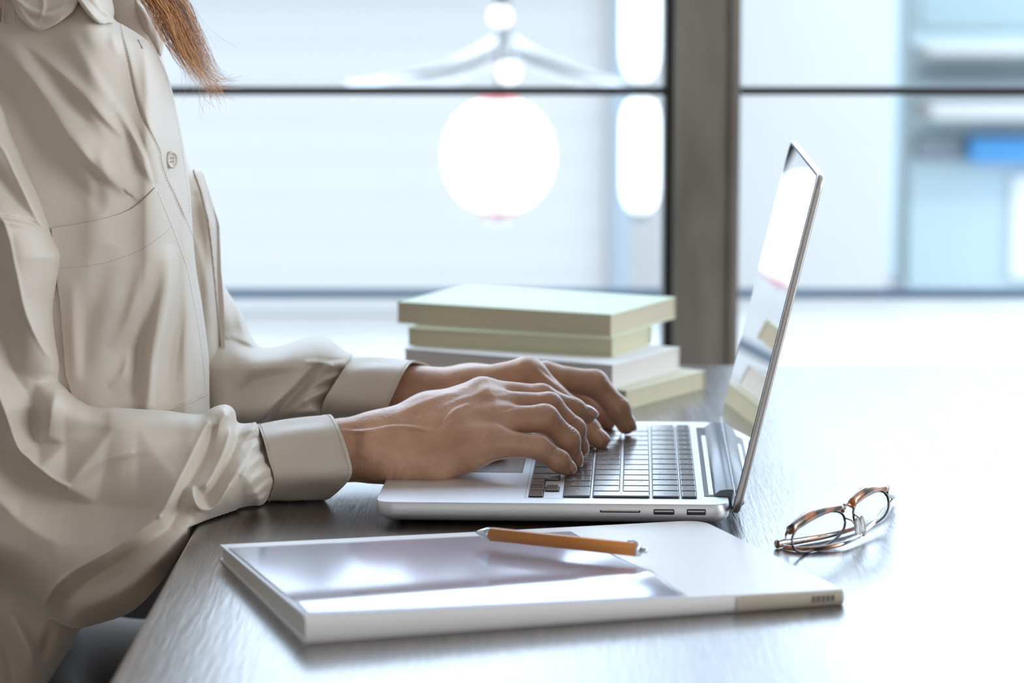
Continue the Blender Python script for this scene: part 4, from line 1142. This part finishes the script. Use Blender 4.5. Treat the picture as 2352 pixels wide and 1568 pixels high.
plk = [(269, 40), (276, 75), (287, 115), (297, 158), (306, 200), (316, 237), (334, 285), (356, 330), (364, 350), (368, 376), (380, 412), (395, 443), (415, 488), (435, 534), (448, 580)]
T_str.append(seam_line(plk, -0.9, 2.4)); T_str.append(R_([(x + 7, y - 2) for x, y in plk], 0.9, (9, 7)))
shirt, T_front = sheet('shirt', T_out, torso_Y(), 0.045, 75, T_str, CT, person, back=0.16, step=3.2, wob=0.9, wobsc=170, outline_smooth=3, rim=0.0006)
# near pocket: patch lying on the panel
PK = [(117, 523), (150, 519), (178, 514), (212, 508), (245, 500), (275, 491), (300, 480), (322, 464), (340, 447), (350, 436), (358, 428), (366, 443), (376, 464), (386, 488), (396, 512), (408, 542), (420, 575), (436, 622), (450, 688), (459, 740), (468, 800), (474, 860), (476, 908), (440, 925), (398, 940), (300, 960), (180, 960), (150, 860), (138, 700), (125, 600)]
def pk_surf(X, Y): return T_front(X, Y) - 0.0011
pocket, pk_front = sheet('breast_pocket', PK, lambda X, Y: T_front(X, Y) - 0.0011, 0.0, 5, [], CT, shirt, back=0.0, step=3.2, outline_smooth=0, rim=0.0, surf=lambda X, Y: T_front(X, Y) - 0.0013, wob=0)
stitches('pocket_stitching', [[(140, 616), (200, 610), (253, 600), (316, 577), (350, 556), (376, 537), (393, 521)], [(362, 440), (380, 484), (400, 534), (414, 572), (430, 620), (444, 690), (454, 745), (463, 805), (469, 860), (471, 900)], [(470, 903), (436, 920), (398, 934)]],
         lambda X, Y: T_front(X, Y) - 0.0013, M['thread'], pocket, step=6.5)
stitches('placket_stitching', [[(x + 5, y) for x, y in plk], [(345, 100), (362, 132), (380, 172), (392, 215), (404, 270), (416, 335), (425, 395), (432, 440), (435, 490)]], T_front, M['thread'], shirt, step=6.5)
# button + buttonhole
def disc_button(px, py, r, label=None):
    yf = float(T_front(np.array([float(px)]), np.array([float(py)]))[0]) - 0.0012
    g = lambda a, b: Vector(at(a, b, float(T_front(np.array([float(a)]), np.array([float(b)]))[0])))
    tu = g(px + 12, py) - g(px - 12, py); tv = g(px, py + 12) - g(px, py - 12)
    c = at(px, py, yf)
    bm = bmesh.new()
    prof = [(0, .0008), (.55, .0008), (.68, .0009), (.78, .0017), (.92, .0018), (1.0, .0010), (1.0, 0.0), (0, 0)]
    n = 32; vs = []; fs = []
    nrm = tu.cross(tv).normalized(); nrm = nrm if nrm.y < 0 else -nrm
    nrm = (nrm + Vector((0.1, -1, 0.05)) * 0.45).normalized(); c = c + nrm * 0.0009; u = nrm.cross(Vector((0, 0, 1))).normalized(); w = u.cross(nrm)
    for (rr_, z) in prof:
        for k in range(n):
            a = 2 * math.pi * k / n; vs.append(c + u * (math.cos(a) * rr_ * r) + w * (math.sin(a) * rr_ * r) + nrm * z)
    for i in range(len(prof) - 1):
        for k in range(n): fs.append((i * n + k, i * n + (k + 1) % n, (i + 1) * n + (k + 1) % n, (i + 1) * n + k))
    o = mesh('button', vs, fs, M['button_horn'], None, True); pchild(o, shirt)
    for a, b in ((-.2, .2), (.2, .2), (-.2, -.2), (.2, -.2)):
        q = c + u * a * r + w * b * r
        v_, f_ = tube_data([q + nrm * .0007, q + nrm * .0012], .0006, 8)
        h = mesh('thread_hole', v_, f_, M['thread'], None, True); pchild(h, shirt)
disc_button(390, 367, 0.0056)
vs = []
q0, q1 = (317, 92), (327, 111)
w_ = at_np(np.array([q0[0], q1[0]], float), np.array([q0[1], q1[1]], float), T_front(np.array([q0[0], q1[0]], float), np.array([q0[1], q1[1]], float)) - .0004)
bh = tube('buttonhole', [w_[0], w_[1]], [.0006, .0006], M['thread'], None, n=8); pchild(bh, shirt)

# far half of the front
FC = [(300, -100), (345, 20), (372, 120), (396, 211), (411, 277), (424, 346), (432, 372), (443, 386), (455, 388), (464, 392), (471, 408), (480, 440), (490, 474), (498, 497), (504, 518), (506, 570), (508, 620), (511, 650), (514, 689), (517, 785), (521, 868), (522, 935), (515, 1010), (440, 1060), (300, 1000), (240, 500), (230, 0)]
F_str = [R_([(441, 500, 0), (455, 560, 1), (470, 640, .8), (478, 720, .3)], 2.5, 12), R_([(447, 450, 1), (462, 540, 1), (480, 640, .3)], -2.0, 9),
         R_([(470, 470, .6), (484, 520, 1), (492, 600, .5)], 1.6, 8)]
far_panel, F_front = sheet('far_front_panel', FC, bilin([230, 400, 470, 530], [-100, 300, 600, 1000], [[1.95, 1.96, 1.98, 2.0]] + [[1.93, 1.95, 1.97, 2.0]] + [[1.93, 1.95, 1.97, 2.0]] + [[1.93, 1.95, 1.97, 2.0]]), 0.02, 30, F_str, CT, shirt, back=0.10, step=3.2, outline_smooth=3, wob=.4)
FP = [(443, 388), (463, 392), (471, 408), (480, 440), (490, 474), (498, 497), (504, 519), (506, 570), (508, 622), (511, 655), (514, 692), (517, 785), (520, 868), (522, 880), (514, 878), (507, 800), (498, 700), (491, 620), (485, 560), (478, 505), (462, 440)]
fp, _ = sheet('far_breast_pocket', FP, 1.97, 0, 4, [], CT, shirt, back=0, step=2.5, outline_smooth=0, surf=lambda X, Y: F_front(X, Y) - 0.0016, wob=0)
stitches('far_pocket_stitching', [[(466, 400), (484, 470), (499, 530), (503, 640), (509, 760), (514, 860)]], lambda X, Y: F_front(X, Y) - .0016, M['thread'], fp, step=6.5)
# collar leaves
C1 = [(10, -120), (24, -20), (32, 16), (45, 40), (58, 53), (70, 64), (85, 71), (105, 67), (130, 55), (152, 40), (168, 26), (178, 8), (184, -20), (170, -120)]
col1, _ = sheet('collar', C1, lambda X, Y: T_front(X, Y) - 0.006, 0.0030, 8, [R_([(40, 0), (70, 22, 1), (110, 30, 1), (150, 10, .3)], 2.0, (5, 12)), R_([(60, 40, .3), (95, 45, 1), (130, 30, .3)], -1.2, 6), R_([(95, -20), (100, 15, 1), (88, 50, .2)], 1.0, 5), R_([(45, 20), (72, 55), (88, 64), (112, 60), (140, 45)], .8, 4)], CT, shirt, back=0.004, step=2.6, outline_smooth=4, rim=.0005, wob=.2)
C2 = [(172, -120), (176, -10), (182, 6), (196, 26), (210, 42), (222, 51), (237, 55), (250, 53), (262, 52), (257, 40), (247, 26), (232, 8), (226, -20), (222, -120)]
col2, _ = sheet('collar', C2, lambda X, Y: T_front(X, Y) - 0.008, 0.0030, 6, [R_([(185, 0), (205, 25), (226, 45)], 1.6, 5), R_([(200, -5), (222, 22), (246, 44)], -1.2, 5)], CT, shirt, back=0.004, step=2.2, outline_smooth=4, rim=.0005, wob=.2)
C3 = [(235, -120), (248, -20), (254, 10), (262, 34), (285, 56), (312, 72), (336, 91), (352, 108), (362, 124), (368, 134), (373, 122), (376, 103), (377, 80), (376, 60), (372, 40), (355, 28), (335, 14), (318, -6), (300, -60), (290, -120)]
col3, _ = sheet('collar', C3, 1.945, 0.012, 24, [R_([(298, -20), (302, 20, 1), (300, 58, .5)], -2.5, 7), R_([(315, 0), (335, 40, 1), (345, 90, .3)], 3, 10), R_([(350, 40), (366, 70), (368, 110)], -1.2, 6)], CT, shirt, back=0.01, step=2.6, outline_smooth=4, rim=.0005, wob=.3)
# inner neck/under layer seen between the leaves
C4 = [(150, -120), (165, -20), (178, 20), (215, 40), (255, 42), (262, 20), (256, -20), (250, -120)]
sheet('collar_band', C4, 1.94, 0.012, 20, [], CT, shirt, back=0.01, step=3, wob=.3)

T_AMP = 1
# ---- near (right) sleeve
S_out = [(-170, 240), (-60, 180), (0, 232), (28, 300), (45, 340), (59, 380), (75, 418), (91, 455), (104, 492), (115, 524), (124, 550), (139, 582), (137, 610), (130, 655), (122, 708), (126, 770), (136, 836), (134, 872), (150, 890), (168, 908), (190, 923), (212, 933), (235, 936), (257, 935), (290, 937), (321, 939), (355, 941), (386, 943), (420, 948), (450, 951), (466, 950), (478, 942), (490, 935), (505, 930), (521, 929), (534, 936), (541, 948), (545, 968), (560, 972), (578, 971), (592, 975), (612, 1040), (636, 1090), (622, 1130), (604, 1158), (578, 1161), (559, 1165), (530, 1180), (505, 1192), (479, 1206), (458, 1222), (437, 1242), (398, 1299), (370, 1336), (341, 1370), (320, 1390), (296, 1408), (262, 1422), (225, 1432), (198, 1440), (174, 1442), (156, 1438), (138, 1430), (96, 1407), (60, 1378), (39, 1363), (0, 1338), (-60, 1310), (-170, 1200)]
sY = bilin([-170, 60, 250, 430, 560, 640], [180, 520, 800, 930, 1000, 1165, 1300, 1450],
     [[1.81, 1.805, 1.80, 1.80, 1.80, 1.80], [1.80, 1.785, 1.785, 1.80, 1.80, 1.80], [1.79, 1.785, 1.785, 1.82, 1.83, 1.83], [1.79, 1.785, 1.787, 1.805, 1.832, 1.834], [1.795, 1.79, 1.80, 1.82, 1.833, 1.835],
      [1.79, 1.79, 1.79, 1.785, 1.80, 1.815], [1.785, 1.785, 1.775, 1.745, 1.745, 1.75], [1.785, 1.785, 1.775, 1.745, 1.745, 1.75]])
S_lines = [
    [(-60, 300, 4), (0, 330, 8), (35, 395, 8), (71, 472, 6), (98, 518, 3)],                     # shoulder fold
    [(-60, 360, -4), (-10, 400, -6), (30, 450, -6), (70, 500, -2)],
    [(-70, 430, 6), (5, 505, 10), (35, 620, 11), (60, 720, 11), (100, 800, 9), (131, 836, 5)],    # crest of the upper arm strip
    [(-60, 560, 2), (-20, 640, -3), (5, 760, -6), (30, 850, -7), (60, 900, -8)],                 # hollow left of it
    [(95, 560, 3), (98, 640, 1), (96, 720, 0), (112, 780, 1)],
    [(134, 845, 5), (136, 880, 9), (120, 940, 8), (108, 1000, 3)],                               # small lobe at the elbow bend
    [(160, 915, 2), (148, 960, 0), (150, 1020, -3)],
    [(80, 870, -6), (75, 950, -9), (85, 1020, -8)],
    [(-90, 780, 8), (-30, 850, 10), (5, 930, 11), (38, 1022, 11), (66, 1052, 10), (96, 1080, 9), (128, 1104, 8), (156, 1118, 6)],   # V fold crest
    [(-90, 900, -2), (-20, 1000, -5), (30, 1085, -7), (85, 1128, -8), (150, 1150, -7), (240, 1160, -4), (330, 1168, 0)],  # hollow under it
    [(-90, 1050, 8), (0, 1150, 9), (90, 1225, 9), (170, 1250, 7), (260, 1225, 7)],
    [(190, 960, 3), (280, 985, 4), (370, 985, 5), (440, 985, 7)],
    [(476, 972, 9), (455, 1015, 11), (430, 1066, 12), (400, 1125, 12), (367, 1186, 12)],         # right crest of the top panel
    [(492, 985, -2), (476, 1030, -5), (452, 1080, -6), (424, 1135, -5), (398, 1190, -3)],        # hollow beside it
    [(367, 1186, 12), (309, 1228, 12), (238, 1272, 11), (170, 1312, 10), (125, 1350, 8), (100, 1390, 4)],  # long crest to the elbow
    [(385, 1215, -2), (322, 1262, -4), (252, 1304, -5), (190, 1346, -4), (150, 1382, -2)],
    [(470, 1180, 4), (420, 1230, 7), (345, 1310, 9), (270, 1365, 8), (190, 1400, 5)],            # lower roll
    [(512, 942, 5), (530, 965, 10), (527, 1005, 10), (510, 1050, 9), (490, 1092, 8), (474, 1118, 7)],      # flap crest
    [(500, 965, 4), (492, 1020, 1), (470, 1070, 0), (448, 1115, 2)],
    [(546, 985, -3), (536, 1030, -6), (514, 1078, -8), (492, 1120, -9), (472, 1142, -9)],        # hollow right of the flap
    [(440, 1120, 4), (446, 1150, 6), (462, 1168, 7), (484, 1168, 7), (503, 1148, 7), (530, 1105, 7), (556, 1064, 6), (590, 1040, 2)],
]
S_pts = [(-120, 1200, 4), (60, 1300, 4), (560, 1130, 0), (600, 1110, 0), (40, 1180, 7), (-100, 650, 3)]
S_tin = tin_fn(S_pts, S_lines, S_out, blur=4.2, step=3.0)
CR = [0, 2, 8, 12, 14, 17, 20]
S_str = [R_([(156, 1112, .6), (190, 1082, 1), (250, 1052, 1), (340, 1030, .6), (420, 1008, .2)], 3.5, (26, 18))] + [R_([(x, y, 1) for x, y, h in S_lines[k]], 1.1, 6) for k in CR] + [
    R_([(-30, 488, 1), (0, 496, 1), (45, 503, 1), (75, 512, 1), (100, 526, 1)], -1.6, (3.5, 3.5)),
    R_([(0, 505, 1), (45, 513, 1), (75, 522, 1), (98, 536, 1)], 1.5, (5, 9)),
    R_([(452, 1136, .8), (450, 1154, 1), (462, 1168, 1), (482, 1170, 1), (502, 1153, 1), (526, 1116, .6)], 2.0, (4, 5)),
    R_([(205, 1075, 0), (250, 1050, 1), (300, 1035, .6)], .8, 6), R_([(225, 1085, 0), (270, 1062, 1), (330, 1045, .4)], -.6, 6),
    R_([(594, 985, 1), (572, 990, .8), (552, 1000, .2)], 2.4, 5), R_([(600, 1000, 1), (578, 1010, .8), (560, 1024, .2)], -2.6, 4.5),
    R_([(606, 1012, 1), (582, 1026, .9), (566, 1044, .3)], 2.6, 5), R_([(612, 1028, 1), (592, 1038, .8), (574, 1056, .2)], -2.6, 4.5),
    R_([(618, 1042, 1), (596, 1052, .9), (566, 1080, .5), (540, 1120, .1)], 3.2, 6), R_([(624, 1058, 1), (600, 1066, .8), (576, 1094, .3)], -2.8, 5),
    R_([(630, 1074, 1), (604, 1082, .9), (575, 1112, .4), (548, 1145, .1)], 2.8, 6), R_([(634, 1090, 1), (612, 1098, .8), (584, 1126, .3)], -2.6, 5),
    R_([(634, 1104, 1), (608, 1116, .9), (580, 1140, .3)], 2.4, 5), R_([(628, 1122, 1), (606, 1132, .8), (580, 1150, .2)], -2.2, 4.5),
    R_([(620, 1136, 1), (598, 1146, .8), (575, 1155, .2)], 2.0, 4.5),
]
sleeve, S_front = sheet('sleeve', S_out, sY, 0.050, 95, S_str, CT, shirt, back=0.045, step=3.0, outline_smooth=3, wob=.4, wobsc=120, tin=S_tin)

# ---- cuffs as open bands
def ring_pts(ctrl, n=48):
    P = [tuple(at(*c)) for c in ctrl]; out = catmull(P, 12, True); out = np.array(out)
    d = np.r_[0, np.cumsum(np.linalg.norm(np.diff(np.vstack([out, out[:1]]), axis=0), axis=1))]
    full = np.vstack([out, out[:1]])
    s = np.linspace(0, d[-1], n, endpoint=False)
    return np.stack([np.interp(s, d, full[:, k]) for k in range(3)], 1)
def cuff(name, A, B, th, mid=None):
    ra, rb = ring_pts(A), ring_pts(B); n = len(ra); m = 22
    vs = []; fs = []
    cen = (ra.mean(0) + rb.mean(0)) / 2
    for lay in (0, 1):
        for i in range(m + 1):
            t = i / m; q = ra * (1 - t) + rb * t; c = q.mean(0)
            wv_ = 0.0010 * np.sin(np.arange(n) * 2 * math.pi * 6 / n + t * 3.2 + .6 * math.sin(5 * t)) * math.sin(math.pi * t)
            nn = (q - c); nn = nn / np.linalg.norm(nn, axis=1)[:, None]
            q = q + nn * (wv_[:, None] - (th if lay else 0))
            if not lay:
                if t > .9: q = q + nn * .0003
            vs += [tuple(x) for x in q]
    for lay in (0, 1):
        o_ = lay * (m + 1) * n
        for i in range(m):
            for k in range(n):
                f = (o_ + i * n + k, o_ + i * n + (k + 1) % n, o_ + (i + 1) * n + (k + 1) % n, o_ + (i + 1) * n + k)
                fs.append(f if lay else f[::-1])
    o2 = (m + 1) * n
    for i in (0, m):
        for k in range(n):
            a, b = i * n + k, i * n + (k + 1) % n; f = (a, b, o2 + b, o2 + a); fs.append(f if i else f[::-1])
    vs = [(x, y, max(z, .0012)) if x > TE else (x, y, z) for x, y, z in vs]
    ob = mesh(name, vs, fs, CT, None, True); pchild(ob, shirt)
    bm = bmesh.new(); bm.from_mesh(ob.data); bmesh.ops.recalc_face_normals(bm, faces=bm.faces)
    for e in bm.edges:
        if len(e.link_faces) == 2 and e.calc_face_angle(0) > math.radians(40): e.smooth = False
    bm.to_mesh(ob.data); bm.free()
    return ob, ra, rb
# control points run: top, near-top, near, near-bottom, bottom, far-bottom, far, far-top
A1 = [(590, 974, 1.845), (604, 1005, 1.812), (618, 1058, 1.802), (630, 1104, 1.800), (612, 1152, 1.822), (600, 1140, 1.85), (592, 1080, 1.868), (588, 1010, 1.865)]
B1 = [(758, 952, 1.842), (780, 985, 1.812), (802, 1048, 1.801), (805, 1096, 1.799), (752, 1147, 1.826), (745, 1130, 1.85), (740, 1060, 1.868), (745, 985, 1.862)]
cf1, ra1, rb1 = cuff('cuff', A1, B1, .0012)
def ring_stitch(ra, rb, t, lo, hi):
    vs = []; fs = []
    q = ra * (1 - t) + rb * t; c = q.mean(0)
    idx_ = [i for i in range(len(q))]
    sub = np.vstack([q, q[:1]]); d = np.r_[0, np.cumsum(np.linalg.norm(np.diff(sub, axis=0), axis=1))]
    s = 0
    while s + .0011 < d[-1]:
        e2 = [np.array([np.interp(x, d, sub[:, k]) for k in range(3)]) for x in (s, s + .0011)]
        e2 = [x + (x - c) / np.linalg.norm(x - c) * .0006 for x in e2]
        v_, f_ = tube_data(e2, .0002, 4); b = len(vs); vs += v_; fs += [tuple(x + b for x in f) for f in f_]
        s += .0019
    o = mesh('cuff_stitching', vs, fs, M['thread'], None, True); o['kind'] = 'stuff'; pchild(o, shirt)
ring_stitch(ra1, rb1, .955, 0, 1); ring_stitch(ra1, rb1, .03, 0, 1)
A2 = [(806, 818, 1.965), (790, 845, 1.935), (765, 885, 1.925), (742, 925, 1.925), (735, 965, 1.945), (745, 960, 1.985), (775, 900, 2.00), (800, 850, 1.995)]
B2 = [(955, 829, 1.962), (930, 850, 1.930), (905, 900, 1.922), (886, 945, 1.925), (880, 968, 1.950), (905, 960, 1.99), (965, 905, 2.008), (1003, 855, 1.998)]
cf2, ra2, rb2 = cuff('cuff', A2, B2, .0012)
ring_stitch(ra2, rb2, .96, 0, 1)

# ---- far (left) sleeve
L_out = [(440, 560), (505, 640), (511, 652), (522, 668), (532, 682), (546, 702), (557, 724), (566, 746), (578, 772), (590, 790), (606, 798), (622, 797), (645, 794), (670, 786), (700, 777), (726, 772), (750, 776), (771, 788), (790, 804), (812, 818), (800, 850), (775, 890), (748, 930), (738, 962), (700, 968), (640, 975), (590, 985), (540, 990), (480, 1000), (430, 900), (420, 700)]
L_str = [R_([(530, 780, .4), (565, 794, 1), (600, 803, .7), (650, 800, .3)], -4, (6, 16)), R_([(523, 660, .3), (535, 700, 1), (545, 760, .7), (550, 790, 0)], -2.5, 14),
         R_([(530, 880, .3), (580, 840, 1), (650, 820, 1), (720, 800, .5)], 5, (26, 30)), R_([(530, 930, .3), (580, 880, 1), (640, 862, .7), (700, 860, 0)], -4, (14, 24)),
         R_([(590, 980, .5), (630, 930, 1), (680, 880, 1), (720, 838, .6), (760, 800, .2)], 5.0, (26, 8)), R_([(606, 985, .5), (645, 935, 1), (690, 890, 1), (725, 850, .4)], -5.0, (8, 18)),
         R_([(705, 832, .8), (730, 832, 1), (760, 838, 1)], 2.2, 5),
         R_([(790, 835, 1), (760, 842, .8), (735, 850, .2)], 2.2, 5), R_([(780, 850, 1), (752, 860, .8), (725, 872, .2)], -2.2, 5), R_([(776, 862, 1), (745, 873, .8), (715, 890, .2)], 2.4, 6),
         R_([(766, 880, 1), (738, 890, .8), (708, 905, .2)], -2.4, 6), R_([(758, 895, 1), (720, 910, .8), (690, 920, .2)], 2.6, 7), R_([(748, 918, 1), (720, 928, .8), (690, 938, .2)], -2.4, 6),
         R_([(742, 938, 1), (715, 945, .8), (680, 950, .2)], 2.0, 6), R_([(800, 822, 1), (775, 826, .8), (750, 826, .2)], -1.8, 4)]
sleeve2, _ = sheet('sleeve', L_out, bilin([420, 520, 640, 800], [560, 750, 850, 1000], [[2.03, 2.05, 2.05, 2.05], [2.02, 2.03, 2.0, 1.985], [2.0, 1.99, 1.975, 1.965], [1.99, 1.97, 1.955, 1.945]]), 0.042, 60, L_str, CT, shirt, back=0.04, step=3.0, outline_smooth=3, wob=.6)

# ---- trousers / lap below the table edge
bm = bmesh.new()
fl = Field((-0.62, 1.66, FLOOR), (0.30, 2.26, -0.03), 0.009)
B = fl.new()
for y in (1.85, 2.05):
    fl.cone(B, v(-.42, y, -.22), v(.02, y - .01, -.215), .092, .075, .03); fl.cone(B, v(.02, y - .01, -.215), v(.0, y, FLOOR + .11), .072, .055, .03)
fl.cone(B, v(-.44, 1.85, -.20), v(-.44, 2.05, -.20), .13, .13, .05); fl.cone(B, v(-.43, 1.95, -.2), v(-.42, 1.95, -.05), .12, .10, .05)
TP, TQ = fl.mesh_data(B); TP = lap_smooth(TP, TQ, 2)
tro = mesh('trousers', TP.tolist(), TQ.tolist(), M['dark_trousers'], None, True); pchild(tro)
# shoes
for y in (1.85, 2.05):
    fl = Field((-.10, y - .07, FLOOR - .01), (.22, y + .07, FLOOR + .14), .006); B = fl.new()
    fl.cone(B, v(-.03, y, FLOOR + .04), v(.14, y, FLOOR + .032), .038, .032, .02); fl.cone(B, v(-.02, y, FLOOR + .05), v(0, y, FLOOR + .11), .036, .04, .02)
    SP, SQ = fl.mesh_data(B); SP[:, 2] = np.maximum(SP[:, 2], FLOOR + .001)
    so = mesh('shoe', SP.tolist(), SQ.tolist(), M['black_plastic'], None, True); pchild(so)
# stool under the person
st = empty('stool', (-.45, 1.95, FLOOR)); tag(st, 'plain wooden stool under the seated person', 'stool')
lbox('seat', (-.63, 1.77, -.37, -.27, 2.13, -.335), M['floor_wood'], st, bevel=.01)
for lx in (-.60, -.30):
    for ly in (1.80, 2.10): lbox('leg', (lx - .018, ly - .018, FLOOR, lx + .018, ly + .018, -.37), M['floor_wood'], st, bevel=.004)

# ------------------------------------------------------------------ hair
def strand_set(name, n, gen, mat, rad):
    vs = []; fs = []
    for i in range(n):
        P = gen(i); m_ = len(P)
        if m_ < 3: continue
        rr_ = [rad * (1.0 if k < m_ * .7 else max(.25, 1 - (k - m_ * .7) / (m_ * .3))) for k in range(m_)]
        v_, f_ = tube_data(P, rr_, 3); b = len(vs); vs += v_; fs += [tuple(x + b for x in f) for f in f_]
    o = mesh(name, vs, fs, mat, None, True); o['kind'] = 'stuff'; pchild(o); return o
rg = random.Random(3)
def lock(i, spread=1.0, fly=False):
    # centre path of the lock in the photograph, slightly in front of the far shoulder
    path = [(300, -420), (310, -240), (345, -60), (395, 30), (430, 105), (468, 170), (500, 205)]
    wid = [40, 40, 44, 46, 42, 34, 40]
    u = max(-1, min(1, rg.gauss(0, .5))); vdep = rg.gauss(0, .008); ph = rg.random() * 6.28; amp = rg.uniform(3, 10); fr = rg.uniform(.8, 2.2)
    stop = rg.uniform(.66, 1.0); out = []
    cp = catmull([(x, y, w) for (x, y), w in zip(path, wid)], 8)
    endx = rg.gauss(0, 22); endy = rg.gauss(0, 12); m_ = int(len(cp) * stop)
    for k in range(m_):
        x, y, w = cp[k]; t = k / (len(cp) - 1)
        x += u * w * .9 + amp * math.sin(ph + t * 9 * fr) + endx * max(0, t - .7) ** 1.5 * 6
        y += -u * w * .25 + endy * max(0, t - .7) * 3
        if fly: x += 55 * t * t * abs(u) + 20 * math.sin(ph + t * 4) * t; y += -20 * t * t * u
        out.append(at(x, y, 1.90 + vdep + .01 * u))
    return out
strand_set('hair', 320, lambda i: lock(i), M['hair'], .00012)
strand_set('hair', 420, lambda i: lock(i), M['hair_light'], .00011)
def flyaway(i):
    x0, y0 = rg.uniform(400, 450), rg.uniform(0, 120); a = rg.uniform(0.5, 1.25); L = rg.uniform(80, 190); c = rg.uniform(-1.0, .9)
    out = []
    for k in range(16):
        t = k / 15; th = a + c * t
        out.append((x0, y0)); x0 += math.cos(th) * L / 15; y0 += math.sin(th) * L / 15
    return [at(x, y, 1.90) for x, y in out]
strand_set('hair', 16, flyaway, M['hair_light'], .00006)
def tipfly(i):
    x0, y0 = rg.uniform(455, 500), rg.uniform(170, 212); a = rg.uniform(-.1, 1.7); L = rg.uniform(30, 90); c = rg.uniform(-.9, .6); out = []
    for k in range(10):
        th = a + c * k / 9; out.append((x0, y0)); x0 += math.cos(th) * L / 9; y0 += math.sin(th) * L / 9
    return [at(x, y, 1.90) for x, y in out]
strand_set('hair', 60, tipfly, M['hair_light'], .00008)
def backlock(i):
    u = rg.gauss(0, 1); x = -10 + 16 * u; out = []
    for k in range(14):
        t = k / 13; out.append(at(x + 10 * math.sin(t * 3 + u), -400 + t * (445 + 25 * u - abs(u) * 20), 1.755 + .003 * u))
    return out
strand_set('hair', 300, backlock, M['hair'], .00014)
# hair cap on the head (above the frame)
fl = Field((-.54, 1.80, .28), (-.22, 2.10, .70), .006); B = fl.new()
fl.cone(B, v(-.385, 1.95, .565), v(-.36, 1.95, .575), .102, .098, .01); fl.cone(B, v(-.42, 1.90, .52), v(-.43, 1.90, .34), .05, .035, .02); fl.cone(B, v(-.42, 2.0, .52), v(-.43, 2.0, .34), .05, .035, .02)
HP, HQ = fl.mesh_data(B)
hm = mesh('hair', HP.tolist(), HQ.tolist(), M['hair'], None, True); pchild(hm)
